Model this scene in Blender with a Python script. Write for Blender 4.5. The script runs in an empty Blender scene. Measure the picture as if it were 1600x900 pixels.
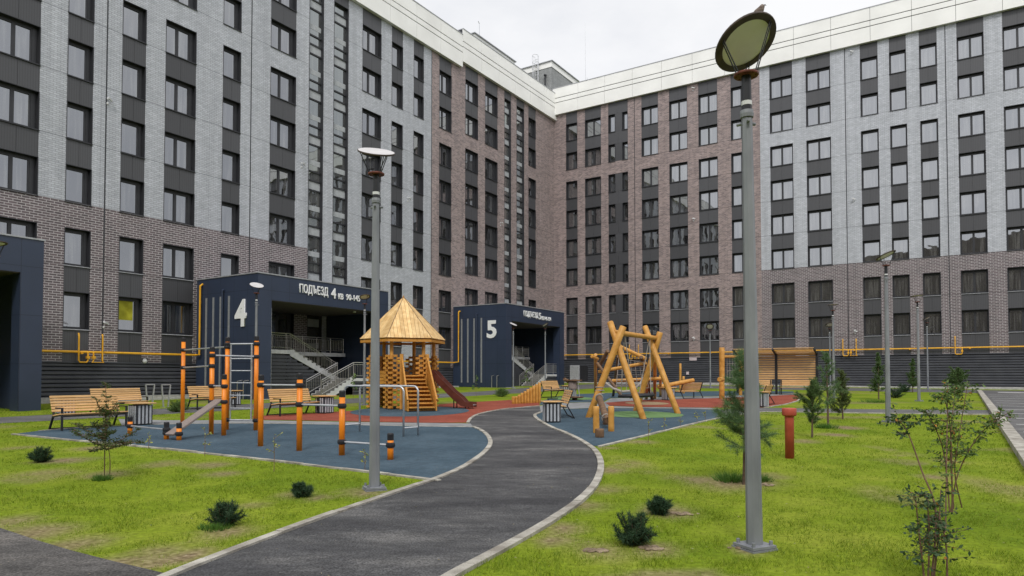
import bpy, bmesh, math, random
import numpy as np
from mathutils import Vector, Matrix

SC = bpy.context.scene
COL = SC.collection
R = math.radians
random.seed(7)
RNG = np.random.default_rng(11)

# ------------------------------------------------------------------ camera
EYE = 1.75
F_PX = 1080.0
PITCH = math.atan(31 / 1080)
cam_d = bpy.data.cameras.new('camera')
cam = bpy.data.objects.new('camera', cam_d)
COL.objects.link(cam)
cam.location = (0, 0, EYE)
cam.rotation_euler = (math.pi / 2 + PITCH, 0, 0)
cam_d.sensor_fit = 'HORIZONTAL'
cam_d.sensor_width = 36.0
cam_d.lens = 36.0 * F_PX / 1600
cam_d.shift_x = 0.0
cam_d.shift_y = (557 - 450) / 1600
cam_d.clip_start = 0.1
cam_d.clip_end = 2000
SC.camera = cam

# ------------------------------------------------------------------ sky and sun
SUN_EL, SUN_AZ = 46.0, 182.0          # degrees; azimuth clockwise from +Y: behind the camera
sun_dir = Vector((math.sin(R(SUN_AZ)) * math.cos(R(SUN_EL)), math.cos(R(SUN_AZ)) * math.cos(R(SUN_EL)), math.sin(R(SUN_EL))))
W = bpy.data.worlds.new('World')
SC.world = W
W.use_nodes = True
nt = W.node_tree
nt.nodes.clear()


def nd(tree, typ, **kw):
    n = tree.nodes.new(typ)
    for k, v in kw.items():
        if k.startswith('_'):
            n.inputs[k[1:].replace('_', ' ')].default_value = v
        else:
            setattr(n, k, v)
    return n


def lk(tree, a, b):
    tree.links.new(a, b)


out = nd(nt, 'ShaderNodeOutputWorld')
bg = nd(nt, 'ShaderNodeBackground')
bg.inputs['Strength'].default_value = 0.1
sky = nd(nt, 'ShaderNodeTexSky', sky_type='NISHITA', sun_disc=False, sun_elevation=R(SUN_EL), sun_rotation=R(SUN_AZ), air_density=1.0, dust_density=3.0)
tc = nd(nt, 'ShaderNodeTexCoord')
noi = nd(nt, 'ShaderNodeTexNoise')
noi.inputs['Scale'].default_value = 2.6
noi.inputs['Detail'].default_value = 6
noi.inputs['Roughness'].default_value = 0.55
mp = nd(nt, 'ShaderNodeMapping')
mp.inputs['Scale'].default_value = (1, 1, 2.2)
lk(nt, tc.outputs['Generated'], mp.inputs['Vector'])
lk(nt, mp.outputs['Vector'], noi.inputs['Vector'])
ramp = nd(nt, 'ShaderNodeValToRGB')
ramp.color_ramp.elements[0].position = 0.38
ramp.color_ramp.elements[0].color = (0.82, 0.835, 0.875, 1)
ramp.color_ramp.elements[1].position = 0.62
ramp.color_ramp.elements[1].color = (1.0, 1.0, 1.01, 1)
lk(nt, noi.outputs['Fac'], ramp.inputs['Fac'])
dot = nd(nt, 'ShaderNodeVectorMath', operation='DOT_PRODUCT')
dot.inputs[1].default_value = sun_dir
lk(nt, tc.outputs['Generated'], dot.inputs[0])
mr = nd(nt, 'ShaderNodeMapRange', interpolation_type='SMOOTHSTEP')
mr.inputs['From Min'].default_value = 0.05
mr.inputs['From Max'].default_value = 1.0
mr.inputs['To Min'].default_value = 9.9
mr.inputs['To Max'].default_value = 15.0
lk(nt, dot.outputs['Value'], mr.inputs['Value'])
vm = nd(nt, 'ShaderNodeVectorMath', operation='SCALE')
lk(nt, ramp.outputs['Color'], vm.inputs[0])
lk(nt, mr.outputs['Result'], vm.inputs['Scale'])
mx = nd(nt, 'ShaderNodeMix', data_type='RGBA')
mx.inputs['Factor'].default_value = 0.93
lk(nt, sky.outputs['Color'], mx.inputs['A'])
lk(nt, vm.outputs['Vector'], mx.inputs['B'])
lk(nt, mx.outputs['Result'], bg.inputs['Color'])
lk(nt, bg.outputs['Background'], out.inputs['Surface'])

sd = bpy.data.lights.new('sun', 'SUN')
sd.energy = 1.5
sd.angle = R(11)
sd.color = (1.0, 0.96, 0.9)
sun = bpy.data.objects.new('sun', sd)
COL.objects.link(sun)
sun.rotation_euler = (-sun_dir).to_track_quat('-Z', 'Y').to_euler()
sun.location = sun_dir * 60

SC.view_settings.view_transform = 'Standard'
SC.view_settings.look = 'None'
SC.view_settings.exposure = 0.07
SC.view_settings.gamma = 1.0
SC.view_settings.use_curve_mapping = False
SC.render.engine = 'CYCLES'
SC.cycles.use_denoising = True
SC.cycles.max_bounces = 6
SC.cycles.transparent_max_bounces = 8
SC.cycles.caustics_reflective = False
SC.cycles.caustics_refractive = False

# ------------------------------------------------------------------ measuring helpers (photo pixel -> place on the sloping ground)
SLOPE = 0.015


def gz(y):
    return SLOPE * y


def ray(px, py):
    x = (px - 800.0) / F_PX
    u = -(py - 557.0) / F_PX
    return Vector((x, math.cos(PITCH) - math.sin(PITCH) * u, math.sin(PITCH) + math.cos(PITCH) * u))


def gp(px, py):
    d = ray(px, py)
    t = EYE / (SLOPE * d.y - d.z)
    return Vector((d.x * t, d.y * t, EYE + d.z * t))


def at(px, py, Y):
    d = ray(px, py)
    t = Y / d.y
    return Vector((d.x * t, Y, EYE + d.z * t))


DL = Vector((0.54154, 0.84067, 0))      # along the left wing, away from the camera
NL = Vector((0.84067, -0.54154, 0))     # outward from the left wing = along the right wing
NN = -DL                                # outward from the right wing
CORNER = Vector((4.4816, 73.0, 0))
ROT_L = math.atan2(DL.y, DL.x)
ROT_N = math.atan2(NL.y, NL.x)


def fl(t, off, z=None):                 # a point by facade coordinates of the left wing
    p = CORNER + DL * t + NL * off
    return Vector((p.x, p.y, gz(p.y) if z is None else z))


# ------------------------------------------------------------------ object helpers
def link(name, me, mat=None, parent=None, loc=(0, 0, 0), rot=(0, 0, 0)):
    o = bpy.data.objects.new(name, me)
    COL.objects.link(o)
    if mat is not None and me is not None and len(me.materials) == 0:
        me.materials.append(mat)
    o.location = loc
    o.rotation_euler = rot
    if parent is not None:
        o.parent = parent
    return o


def tag(o, label, cat, group=None, kind=None):
    o['label'] = label
    o['category'] = cat
    if group:
        o['group'] = group
    if kind:
        o['kind'] = kind
    return o


def thing(name, label, cat, loc=(0, 0, 0), rotz=0.0, group=None):
    o = bpy.data.objects.new(name, None)
    COL.objects.link(o)
    o.location = loc
    o.rotation_euler = (0, 0, rotz)
    o.empty_display_size = 0.3
    return tag(o, label, cat, group)


def structure(o):
    o['kind'] = 'structure'
    return o


def dup(root, loc, rotz=None, label=None, group=None, scale=None):
    r = root.copy()
    COL.objects.link(r)
    r.location = loc
    if rotz is not None:
        r.rotation_euler = (0, 0, rotz)
    if scale:
        r.scale = (scale, scale, scale)
    if label:
        r['label'] = label
    if group:
        r['group'] = group

    def rec(src, dst):
        for ch in list(src.children):
            c = ch.copy()
            COL.objects.link(c)
            c.parent = dst
            rec(ch, c)
    rec(root, r)
    return r


class MB:
    def __init__(self):
        self.v = []
        self.f = []

    def add(self, vs, fs):
        b = len(self.v)
        self.v.extend([tuple(x) for x in vs])
        self.f.extend([tuple(i + b for i in f) for f in fs])
        return self

    def box(self, x0, x1, y0, y1, z0, z1, M=None):
        vs = [Vector(p) for p in ((x0, y0, z0), (x1, y0, z0), (x1, y1, z0), (x0, y1, z0), (x0, y0, z1), (x1, y0, z1), (x1, y1, z1), (x0, y1, z1))]
        if M is not None:
            vs = [M @ p for p in vs]
        return self.add(vs, [(3, 2, 1, 0), (4, 5, 6, 7), (0, 1, 5, 4), (1, 2, 6, 5), (2, 3, 7, 6), (3, 0, 4, 7)])

    def bar(self, p0, p1, w, h, up=(0, 0, 1)):
        p0, p1 = Vector(p0), Vector(p1)
        d = (p1 - p0)
        L = d.length
        d.normalize()
        u = Vector(up)
        s = d.cross(u)
        if s.length < 1e-4:
            s = d.cross(Vector((1, 0, 0)))
        s.normalize()
        u = s.cross(d)
        M = Matrix(((d.x, s.x, u.x, p0.x), (d.y, s.y, u.y, p0.y), (d.z, s.z, u.z, p0.z), (0, 0, 0, 1)))
        return self.box(0, L, -w / 2, w / 2, -h / 2, h / 2, M)

    def tube(self, p0, p1, r0, r1=None, n=10, wob=0.0):
        return self.path([p0, p1], [r0, r0 if r1 is None else r1], n, wob)

    def path(self, pts, rad, n=8, wob=0.0, phase=0.0):
        pts = [Vector(p) for p in pts]
        if not isinstance(rad, (list, tuple)):
            rad = [rad] * len(pts)
        rings = []
        prev = None
        for i, p in enumerate(pts):
            if i == 0:
                d = pts[1] - pts[0]
            elif i == len(pts) - 1:
                d = pts[-1] - pts[-2]
            else:
                d = (pts[i + 1] - pts[i]).normalized() + (pts[i] - pts[i - 1]).normalized()
            d.normalize()
            a = Vector((0, 0, 1)) if abs(d.z) < 0.95 else Vector((1, 0, 0))
            if prev is not None and prev.cross(d).length > 0.05 and abs(prev.dot(d)) < 0.98:
                a = prev
            s = d.cross(a)
            s.normalize()
            u = s.cross(d)
            prev = u
            ring = []
            for k in range(n):
                th = 2 * math.pi * (k + phase) / n
                rr = rad[i] * (1 + (random.uniform(-wob, wob) if wob else 0))
                ring.append(p + s * (math.cos(th) * rr) + u * (math.sin(th) * rr))
            rings.append(ring)
        vs = [q for ring in rings for q in ring]
        fs = []
        for i in range(len(pts) - 1):
            for k in range(n):
                a, b = i * n + k, i * n + (k + 1) % n
                fs.append((a, b, b + n, a + n))
        fs.append(tuple(range(n - 1, -1, -1)))
        fs.append(tuple(range((len(pts) - 1) * n, len(pts) * n)))
        return self.add(vs, fs)

    def log(self, p0, p1, r, n=12, ch=0.02):
        """a turned log with chamfered ends and slightly uneven skin"""
        p0, p1 = Vector(p0), Vector(p1)
        d = (p1 - p0).normalized()
        m = [p0.lerp(p1, q) for q in (0.25, 0.5, 0.75)]
        return self.path([p0, p0 + d * ch] + m + [p1 - d * ch, p1], [r - ch * .7, r, r * random.uniform(.96, 1.03), r * random.uniform(.96, 1.03), r * random.uniform(.96, 1.03), r, r - ch * .7], n, 0.012)

    def lathe(self, prof, n=20, M=None, cap=True):
        vs = []
        for (r, z) in prof:
            for k in range(n):
                a = 2 * math.pi * k / n
                p = Vector((r * math.cos(a), r * math.sin(a), z))
                vs.append(M @ p if M is not None else p)
        fs = []
        for i in range(len(prof) - 1):
            for k in range(n):
                a, b = i * n + k, i * n + (k + 1) % n
                fs.append((a, b, b + n, a + n))
        if cap:
            fs.append(tuple(range(n - 1, -1, -1)))
            fs.append(tuple(range((len(prof) - 1) * n, len(prof) * n)))
        return self.add(vs, fs)

    def prism(self, poly, z0, z1, M=None):
        n = len(poly)
        vs = [Vector((p[0], p[1], z0)) for p in poly] + [Vector((p[0], p[1], z1)) for p in poly]
        if M is not None:
            vs = [M @ p for p in vs]
        return self.add(vs, [tuple(range(n - 1, -1, -1)), tuple(range(n, 2 * n))] + [(i, (i + 1) % n, n + (i + 1) % n, n + i) for i in range(n)])

    def mesh(self, name, smooth=False, bevel=0.0):
        me = bpy.data.meshes.new(name)
        me.from_pydata(self.v, [], self.f)
        me.update()
        if bevel > 0:
            bm = bmesh.new()
            bm.from_mesh(me)
            bmesh.ops.bevel(bm, geom=[e for e in bm.edges if len(e.link_faces) == 2 and e.calc_face_angle(0) > 0.6], offset=bevel, segments=1, affect='EDGES', clamp_overlap=True)
            bm.to_mesh(me)
            bm.free()
        if smooth:
            for p in me.polygons:
                p.use_smooth = len(p.vertices) <= 4
        return me

    def build(self, name, mat, parent=None, smooth=False, loc=(0, 0, 0), rot=(0, 0, 0), bevel=0.0):
        return link(name, self.mesh(name, smooth, bevel), mat, parent, loc, rot)


def rot_m(loc, rz=0, rx=0, ry=0):
    return Matrix.Translation(Vector(loc)) @ Matrix.Rotation(rz, 4, 'Z') @ Matrix.Rotation(ry, 4, 'Y') @ Matrix.Rotation(rx, 4, 'X')


def tri_mesh(name, V, mat, parent=None):
    """V: array (n,3,3) of separate triangles, built fast"""
    n = len(V)
    me = bpy.data.meshes.new(name)
    me.vertices.add(n * 3)
    me.vertices.foreach_set('co', np.ascontiguousarray(V, dtype=np.float32).ravel())
    me.loops.add(n * 3)
    me.loops.foreach_set('vertex_index', np.arange(n * 3, dtype=np.int32))
    me.polygons.add(n)
    me.polygons.foreach_set('loop_start', np.arange(0, n * 3, 3, dtype=np.int32))
    me.polygons.foreach_set('loop_total', np.full(n, 3, dtype=np.int32))
    me.update(calc_edges=True)
    return link(name, me, mat, parent)


# ------------------------------------------------------------------ materials
def mat_new(name):
    m = bpy.data.materials.new(name)
    m.use_nodes = True
    t = m.node_tree
    b = t.nodes['Principled BSDF']
    return m, t, b


def ramp_node(t, stops):
    r = nd(t, 'ShaderNodeValToRGB')
    e = r.color_ramp.elements
    while len(e) < len(stops):
        e.new(0.5)
    for i, (p, c) in enumerate(stops):
        e[i].position = p
        e[i].color = (*c, 1)
    return r


def noise_mat(name, c1, c2, scale=4.0, rough=0.6, detail=5.0, metal=0.0, stretch=(1, 1, 1), lo=0.35, hi=0.65, bump=0.0, bscale=None, spec=0.4, isl=0.0, speck=0.0):
    m, t, b = mat_new(name)
    tc = nd(t, 'ShaderNodeTexCoord')
    mp = nd(t, 'ShaderNodeMapping')
    mp.inputs['Scale'].default_value = stretch
    lk(t, tc.outputs['Object'], mp.inputs['Vector'])
    n = nd(t, 'ShaderNodeTexNoise')
    n.inputs['Scale'].default_value = scale
    n.inputs['Detail'].default_value = detail
    lk(t, mp.outputs['Vector'], n.inputs['Vector'])
    r = ramp_node(t, [(lo, c1), (hi, c2)])
    lk(t, n.outputs['Fac'], r.inputs['Fac'])
    col = r.outputs['Color']
    if isl:
        g = nd(t, 'ShaderNodeNewGeometry')
        mr = nd(t, 'ShaderNodeMapRange')
        mr.inputs['To Min'].default_value = 1 - isl
        mr.inputs['To Max'].default_value = 1 + isl
        lk(t, g.outputs['Random Per Island'], mr.inputs['Value'])
        hs = nd(t, 'ShaderNodeHueSaturation')
        lk(t, mr.outputs['Result'], hs.inputs['Value'])
        lk(t, col, hs.inputs['Color'])
        col = hs.outputs['Color']
    if speck:
        for sc_, am in ((70.0, speck), (7.0, speck * .55)):
            ns = nd(t, 'ShaderNodeTexNoise')
            ns.inputs['Scale'].default_value = sc_
            ns.inputs['Detail'].default_value = 5
            ns.inputs['Roughness'].default_value = 0.7
            lk(t, tc.outputs['Object'], ns.inputs['Vector'])
            ms = nd(t, 'ShaderNodeMapRange')
            ms.inputs['From Min'].default_value = 0.3
            ms.inputs['From Max'].default_value = 0.72
            ms.inputs['To Min'].default_value = 1 - am
            ms.inputs['To Max'].default_value = 1 + am * 1.2
            lk(t, ns.outputs['Fac'], ms.inputs['Value'])
            hs2 = nd(t, 'ShaderNodeHueSaturation')
            lk(t, ms.outputs['Result'], hs2.inputs['Value'])
            lk(t, col, hs2.inputs['Color'])
            col = hs2.outputs['Color']
    lk(t, col, b.inputs['Base Color'])
    b.inputs['Roughness'].default_value = rough
    b.inputs['Metallic'].default_value = metal
    b.inputs['Specular IOR Level'].default_value = spec
    if bump:
        n2 = nd(t, 'ShaderNodeTexNoise')
        n2.inputs['Scale'].default_value = bscale or scale * 6
        n2.inputs['Detail'].default_value = 4
        lk(t, tc.outputs['Object'], n2.inputs['Vector'])
        bp = nd(t, 'ShaderNodeBump')
        bp.inputs['Strength'].default_value = bump
        bp.inputs['Distance'].default_value = 0.02
        lk(t, n2.outputs['Fac'], bp.inputs['Height'])
        lk(t, bp.outputs['Normal'], b.inputs['Normal'])
    return m


def mathn(t, op, a, b=None):
    n = nd(t, 'ShaderNodeMath', operation=op)
    for i, v in enumerate((a, b)):
        if v is None:
            continue
        if isinstance(v, (int, float)):
            n.inputs[i].default_value = v
        else:
            lk(t, v, n.inputs[i])
    return n.outputs[0]


def seam_mask(t, coord, period, origin, width):
    """1 on a thin joint that repeats every period"""
    a = mathn(t, 'SUBTRACT', coord, origin)
    a = mathn(t, 'DIVIDE', a, period)
    a = mathn(t, 'FRACT', a)
    a = mathn(t, 'SUBTRACT', a, 0.5)
    a = mathn(t, 'ABSOLUTE', a)
    return mathn(t, 'GREATER_THAN', a, 0.5 - width / period / 2)


def brick_mat(name, c1, c2, mortar, z0, msize=0.012, bw=0.29, rh=0.1, seam=0.35, patch=0.12):
    m, t, b = mat_new(name)
    tc = nd(t, 'ShaderNodeTexCoord')
    sp = nd(t, 'ShaderNodeSeparateXYZ')
    lk(t, tc.outputs['Object'], sp.inputs['Vector'])
    xy = mathn(t, 'ADD', sp.outputs['X'], sp.outputs['Y'])
    cb = nd(t, 'ShaderNodeCombineXYZ')
    lk(t, xy, cb.inputs['X'])
    lk(t, sp.outputs['Z'], cb.inputs['Y'])
    br = nd(t, 'ShaderNodeTexBrick')
    br.inputs['Scale'].default_value = 1.0
    br.inputs['Brick Width'].default_value = bw
    br.inputs['Row Height'].default_value = rh
    br.inputs['Mortar Size'].default_value = msize
    br.inputs['Mortar Smooth'].default_value = 0.3
    br.inputs['Bias'].default_value = 0.0
    br.inputs['Color1'].default_value = (*c1, 1)
    br.inputs['Color2'].default_value = (*c2, 1)
    br.inputs['Mortar'].default_value = (*mortar, 1)
    lk(t, cb.outputs['Vector'], br.inputs['Vector'])
    # big soft differences between cladding boards, and per-course streaks
    n = nd(t, 'ShaderNodeTexNoise')
    n.inputs['Scale'].default_value = 0.9
    n.inputs['Detail'].default_value = 6
    mp = nd(t, 'ShaderNodeMapping')
    mp.inputs['Scale'].default_value = (1.0, 2.2, 1)
    lk(t, cb.outputs['Vector'], mp.inputs['Vector'])
    lk(t, mp.outputs['Vector'], n.inputs['Vector'])
    mr = nd(t, 'ShaderNodeMapRange')
    mr.inputs['From Min'].default_value = 0.3
    mr.inputs['From Max'].default_value = 0.7
    mr.inputs['To Min'].default_value = 1 - patch
    mr.inputs['To Max'].default_value = 1 + patch
    lk(t, n.outputs['Fac'], mr.inputs['Value'])
    n3 = nd(t, 'ShaderNodeTexNoise')
    n3.inputs['Scale'].default_value = 6.5
    n3.inputs['Detail'].default_value = 3
    n3.inputs['Roughness'].default_value = 0.7
    mp3 = nd(t, 'ShaderNodeMapping')
    mp3.inputs['Scale'].default_value = (0.6, 2.0, 1)
    lk(t, cb.outputs['Vector'], mp3.inputs['Vector'])
    lk(t, mp3.outputs['Vector'], n3.inputs['Vector'])
    mr3 = nd(t, 'ShaderNodeMapRange')
    mr3.inputs['From Min'].default_value = 0.3
    mr3.inputs['From Max'].default_value = 0.7
    mr3.inputs['To Min'].default_value = 1 - patch * 2
    mr3.inputs['To Max'].default_value = 1 + patch * 2
    lk(t, n3.outputs['Fac'], mr3.inputs['Value'])
    val = mathn(t, 'MULTIPLY', mr.outputs['Result'], mr3.outputs['Result'])
    n6 = nd(t, 'ShaderNodeTexNoise')
    n6.inputs['Scale'].default_value = 1.0
    n6.inputs['Detail'].default_value = 5
    mp6 = nd(t, 'ShaderNodeMapping')
    mp6.inputs['Scale'].default_value = (2.6, 0.10, 1)
    lk(t, cb.outputs['Vector'], mp6.inputs['Vector'])
    lk(t, mp6.outputs['Vector'], n6.inputs['Vector'])
    mr6 = nd(t, 'ShaderNodeMapRange')
    mr6.inputs['From Min'].default_value = 0.3
    mr6.inputs['From Max'].default_value = 0.7
    mr6.inputs['To Min'].default_value = 0.90
    mr6.inputs['To Max'].default_value = 1.08
    lk(t, n6.outputs['Fac'], mr6.inputs['Value'])
    val = mathn(t, 'MULTIPLY', val, mr6.outputs['Result'])
    s1 = seam_mask(t, sp.outputs['Z'], 3.06, z0, 0.045)
    s2 = seam_mask(t, sp.outputs['X'], 1.19, 0.35, 0.025)
    s = mathn(t, 'MAXIMUM', s1, mathn(t, 'MULTIPLY', s2, 0.35))
    s = mathn(t, 'MULTIPLY', s, -seam)
    s = mathn(t, 'ADD', s, 1.0)
    val = mathn(t, 'MULTIPLY', val, s)
    hs = nd(t, 'ShaderNodeHueSaturation')
    lk(t, br.outputs['Color'], hs.inputs['Color'])
    lk(t, val, hs.inputs['Value'])
    lk(t, hs.outputs['Color'], b.inputs['Base Color'])
    b.inputs['Roughness'].default_value = 0.75
    bp = nd(t, 'ShaderNodeBump')
    bp.inputs['Strength'].default_value = 0.5
    bp.inputs['Distance'].default_value = 0.012
    bp.invert = True
    lk(t, br.outputs['Fac'], bp.inputs['Height'])
    lk(t, bp.outputs['Normal'], b.inputs['Normal'])
    return m


def seam_mat(name, col, px, ox, pz, oz, axis='X', rough=0.45, width=0.03, dark=0.55, spec=0.4, var=0.08):
    m, t, b = mat_new(name)
    tc = nd(t, 'ShaderNodeTexCoord')
    sp = nd(t, 'ShaderNodeSeparateXYZ')
    lk(t, tc.outputs['Object'], sp.inputs['Vector'])
    h = mathn(t, 'ADD', sp.outputs['X'], sp.outputs['Y'])
    s = mathn(t, 'MAXIMUM', seam_mask(t, h, px, ox, width), seam_mask(t, sp.outputs['Z'], pz, oz, width))
    n = nd(t, 'ShaderNodeTexNoise')
    n.inputs['Scale'].default_value = 0.8
    n.inputs['Detail'].default_value = 5
    lk(t, tc.outputs['Object'], n.inputs['Vector'])
    mr = nd(t, 'ShaderNodeMapRange')
    mr.inputs['From Min'].default_value = 0.3
    mr.inputs['From Max'].default_value = 0.7
    mr.inputs['To Min'].default_value = 1 - var
    mr.inputs['To Max'].default_value = 1 + var
    lk(t, n.outputs['Fac'], mr.inputs['Value'])
    v = mathn(t, 'MULTIPLY', mr.outputs['Result'], mathn(t, 'ADD', mathn(t, 'MULTIPLY', s, -dark), 1.0))
    hs = nd(t, 'ShaderNodeHueSaturation')
    hs.inputs['Color'].default_value = (*col, 1)
    lk(t, v, hs.inputs['Value'])
    lk(t, hs.outputs['Color'], b.inputs['Base Color'])
    b.inputs['Roughness'].default_value = rough
    b.inputs['Specular IOR Level'].default_value = spec
    return m


def ribbed_mat(name, col, period=0.11):
    """dark profiled metal: narrow vertical ribs, some sheets a little lighter"""
    m, t, b = mat_new(name)
    tc = nd(t, 'ShaderNodeTexCoord')
    sp = nd(t, 'ShaderNodeSeparateXYZ')
    lk(t, tc.outputs['Object'], sp.inputs['Vector'])
    s = seam_mask(t, sp.outputs['X'], period, 0.0, 0.02)
    oi = nd(t, 'ShaderNodeObjectInfo')
    mr = nd(t, 'ShaderNodeMapRange')
    mr.inputs['To Min'].default_value = 0.88
    mr.inputs['To Max'].default_value = 1.15
    lk(t, oi.outputs['Random'], mr.inputs['Value'])
    v = mathn(t, 'MULTIPLY', mr.outputs['Result'], mathn(t, 'ADD', mathn(t, 'MULTIPLY', s, -0.3), 1.0))
    hs = nd(t, 'ShaderNodeHueSaturation')
    hs.inputs['Color'].default_value = (*col, 1)
    lk(t, v, hs.inputs['Value'])
    lk(t, hs.outputs['Color'], b.inputs['Base Color'])
    b.inputs['Roughness'].default_value = 0.5
    return m


def glass_mat(name, base=0.02, refl=0.22, curtain=True, tint=(0.92, 0.95, 1.0)):
    """window pane: dark room with hung curtains behind a mirror-like, slightly wavy double glazing"""
    m = bpy.data.materials.new(name)
    m.use_nodes = True
    t = m.node_tree
    t.nodes.clear()
    o = nd(t, 'ShaderNodeOutputMaterial')
    df = nd(t, 'ShaderNodeBsdfDiffuse')
    gl = nd(t, 'ShaderNodeBsdfGlossy')
    gl.inputs['Roughness'].default_value = 0.015
    gl.inputs['Color'].default_value = (*tint, 1)
    mxs = nd(t, 'ShaderNodeMixShader')
    fr = nd(t, 'ShaderNodeFresnel')
    fr.inputs['IOR'].default_value = 1.5
    tc = nd(t, 'ShaderNodeTexCoord')
    # wavy reflection
    n = nd(t, 'ShaderNodeTexNoise')
    n.inputs['Scale'].default_value = 1.3
    n.inputs['Detail'].default_value = 1
    oi = nd(t, 'ShaderNodeObjectInfo')
    off = nd(t, 'ShaderNodeVectorMath', operation='ADD')
    lk(t, tc.outputs['Object'], off.inputs[0])
    sc = nd(t, 'ShaderNodeVectorMath', operation='SCALE')
    sc.inputs[0].default_value = (37.0, 11.0, 23.0)
    lk(t, oi.outputs['Random'], sc.inputs['Scale'])
    lk(t, sc.outputs['Vector'], off.inputs[1])
    lk(t, off.outputs['Vector'], n.inputs['Vector'])
    bp = nd(t, 'ShaderNodeBump')
    bp.inputs['Strength'].default_value = 0.12
    bp.inputs['Distance'].default_value = 0.02
    lk(t, n.outputs['Fac'], bp.inputs['Height'])
    lk(t, bp.outputs['Normal'], gl.inputs['Normal'])
    fac = mathn(t, 'ADD', mathn(t, 'MULTIPLY', fr.outputs['Fac'], 1.4), refl)
    fac = mathn(t, 'MINIMUM', fac, 0.9)
    lk(t, fac, mxs.inputs['Fac'])
    if curtain:
        w = nd(t, 'ShaderNodeTexNoise')
        w.inputs['Scale'].default_value = 3.0
        w.inputs['Detail'].default_value = 3
        mp = nd(t, 'ShaderNodeMapping')
        mp.inputs['Scale'].default_value = (2.2, 1, 0.12)
        lk(t, off.outputs['Vector'], mp.inputs['Vector'])
        lk(t, mp.outputs['Vector'], w.inputs['Vector'])
        rp = ramp_node(t, [(0.45, (base, base, base * 1.02)), (0.72, (0.13, 0.13, 0.125))])
        lk(t, w.outputs['Fac'], rp.inputs['Fac'])
        lk(t, rp.outputs['Color'], df.inputs['Color'])
    else:
        df.inputs['Color'].default_value = (base, base, base, 1)
    lk(t, df.outputs['BSDF'], mxs.inputs[1])
    lk(t, gl.outputs['BSDF'], mxs.inputs[2])
    lk(t, mxs.outputs['Shader'], o.inputs['Surface'])
    return m


def plain(name, col, rough=0.5, metal=0.0, spec=0.4, var=0.1, scale=6.0):
    c1 = tuple(c * (1 - var) for c in col)
    c2 = tuple(c * (1 + var) for c in col)
    return noise_mat(name, c1, c2, scale, rough, 4, metal, spec=spec)


PALE_C = ((0.515, 0.535, 0.58), (0.415, 0.435, 0.475), (0.29, 0.302, 0.332))
PINK_C = ((0.335, 0.258, 0.245), (0.17, 0.132, 0.134), (0.37, 0.33, 0.325))
DARK_C = ((0.152, 0.118, 0.127), (0.098, 0.08, 0.087), (0.46, 0.435, 0.44))
M = {}
M['panel'] = ribbed_mat('dark_ribbed_panel', (0.062, 0.063, 0.070))
M['frame'] = plain('window_frame_dark', (0.03, 0.031, 0.036), 0.45, var=0.05)
M['glass'] = glass_mat('window_glass')
M['stair_glass'] = glass_mat('stair_glass', 0.05, 0.2, True, (0.9, 0.97, 0.98))
M['sill'] = plain('sill_metal', (0.34, 0.35, 0.37), 0.4)
M['white_band'] = plain('white_landing_band', (0.40, 0.42, 0.44), 0.6)
M['parapet'] = noise_mat('white_parapet_panel', (0.78, 0.78, 0.76), (0.86, 0.86, 0.84), 0.5, 0.55)
M['coping'] = plain('grey_coping_metal', (0.36, 0.37, 0.39), 0.4, 0.3)
M['core'] = plain('grey_render', (0.09, 0.09, 0.095), 0.8)
M['louvre'] = noise_mat('basement_slat', (0.055, 0.058, 0.07), (0.075, 0.078, 0.09), 1.2, 0.42)
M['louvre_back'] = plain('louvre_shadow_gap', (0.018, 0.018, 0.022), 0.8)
M['navy'] = seam_mat('navy_composite_panel', (0.031, 0.044, 0.078), 1.16, 0.85, 1.9, 1.95, rough=0.38, width=0.022, dark=0.5)
M['soffit'] = plain('brown_soffit', (0.10, 0.085, 0.075), 0.6)
M['letter'] = plain('white_letter', (0.82, 0.83, 0.84), 0.4, var=0.02)
M['strip'] = plain('grey_light_strip', (0.24, 0.25, 0.26), 0.5)
M['concrete'] = noise_mat('concrete', (0.34, 0.335, 0.32), (0.46, 0.45, 0.43), 6, 0.85, bump=0.15)
M['stone_step'] = noise_mat('grey_step', (0.20, 0.195, 0.185), (0.27, 0.265, 0.255), 5, 0.7)
M['pale_slab'] = noise_mat('pale_slab', (0.50, 0.51, 0.52), (0.62, 0.62, 0.62), 4, 0.7)
M['steel'] = plain('brushed_steel', (0.50, 0.49, 0.47), 0.32, 0.85, var=0.06)
M['yellow'] = noise_mat('yellow_gas_paint', (0.72, 0.36, 0.015), (0.82, 0.43, 0.03), 3, 0.45)
M['galv'] = noise_mat('galvanised_steel', (0.175, 0.185, 0.203), (0.265, 0.278, 0.30), 5, 0.5, 6, 0.12, (1, 1, 0.35), 0.3, 0.7)
M['black_steel'] = plain('black_powder_coat', (0.018, 0.019, 0.023), 0.4)
M['rust'] = noise_mat('primer_red_flange', (0.10, 0.026, 0.018), (0.18, 0.052, 0.034), 14, 0.6)
M['disc_top'] = noise_mat('white_reflector', (0.52, 0.50, 0.50), (0.60, 0.58, 0.58), 5, 0.35)
M['disc_rim'] = noise_mat('brown_rim', (0.045, 0.032, 0.026), (0.08, 0.055, 0.045), 9, 0.5)
M['diffuser'] = plain('sandy_diffuser', (0.84, 0.79, 0.84), 0.5, var=0.03)
M['orange'] = noise_mat('orange_paint', (0.74, 0.20, 0.008), (0.86, 0.26, 0.012), 4, 0.38)
M['cap'] = plain('black_rubber_cap', (0.016, 0.016, 0.02), 0.5)
M['bar_steel'] = plain('pale_steel_bar', (0.52, 0.53, 0.55), 0.35, 0.6)
M['plank_grey'] = noise_mat('grey_brown_plank', (0.20, 0.16, 0.145), (0.28, 0.23, 0.21), 9, 0.6, stretch=(1, 8, 8))
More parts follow.
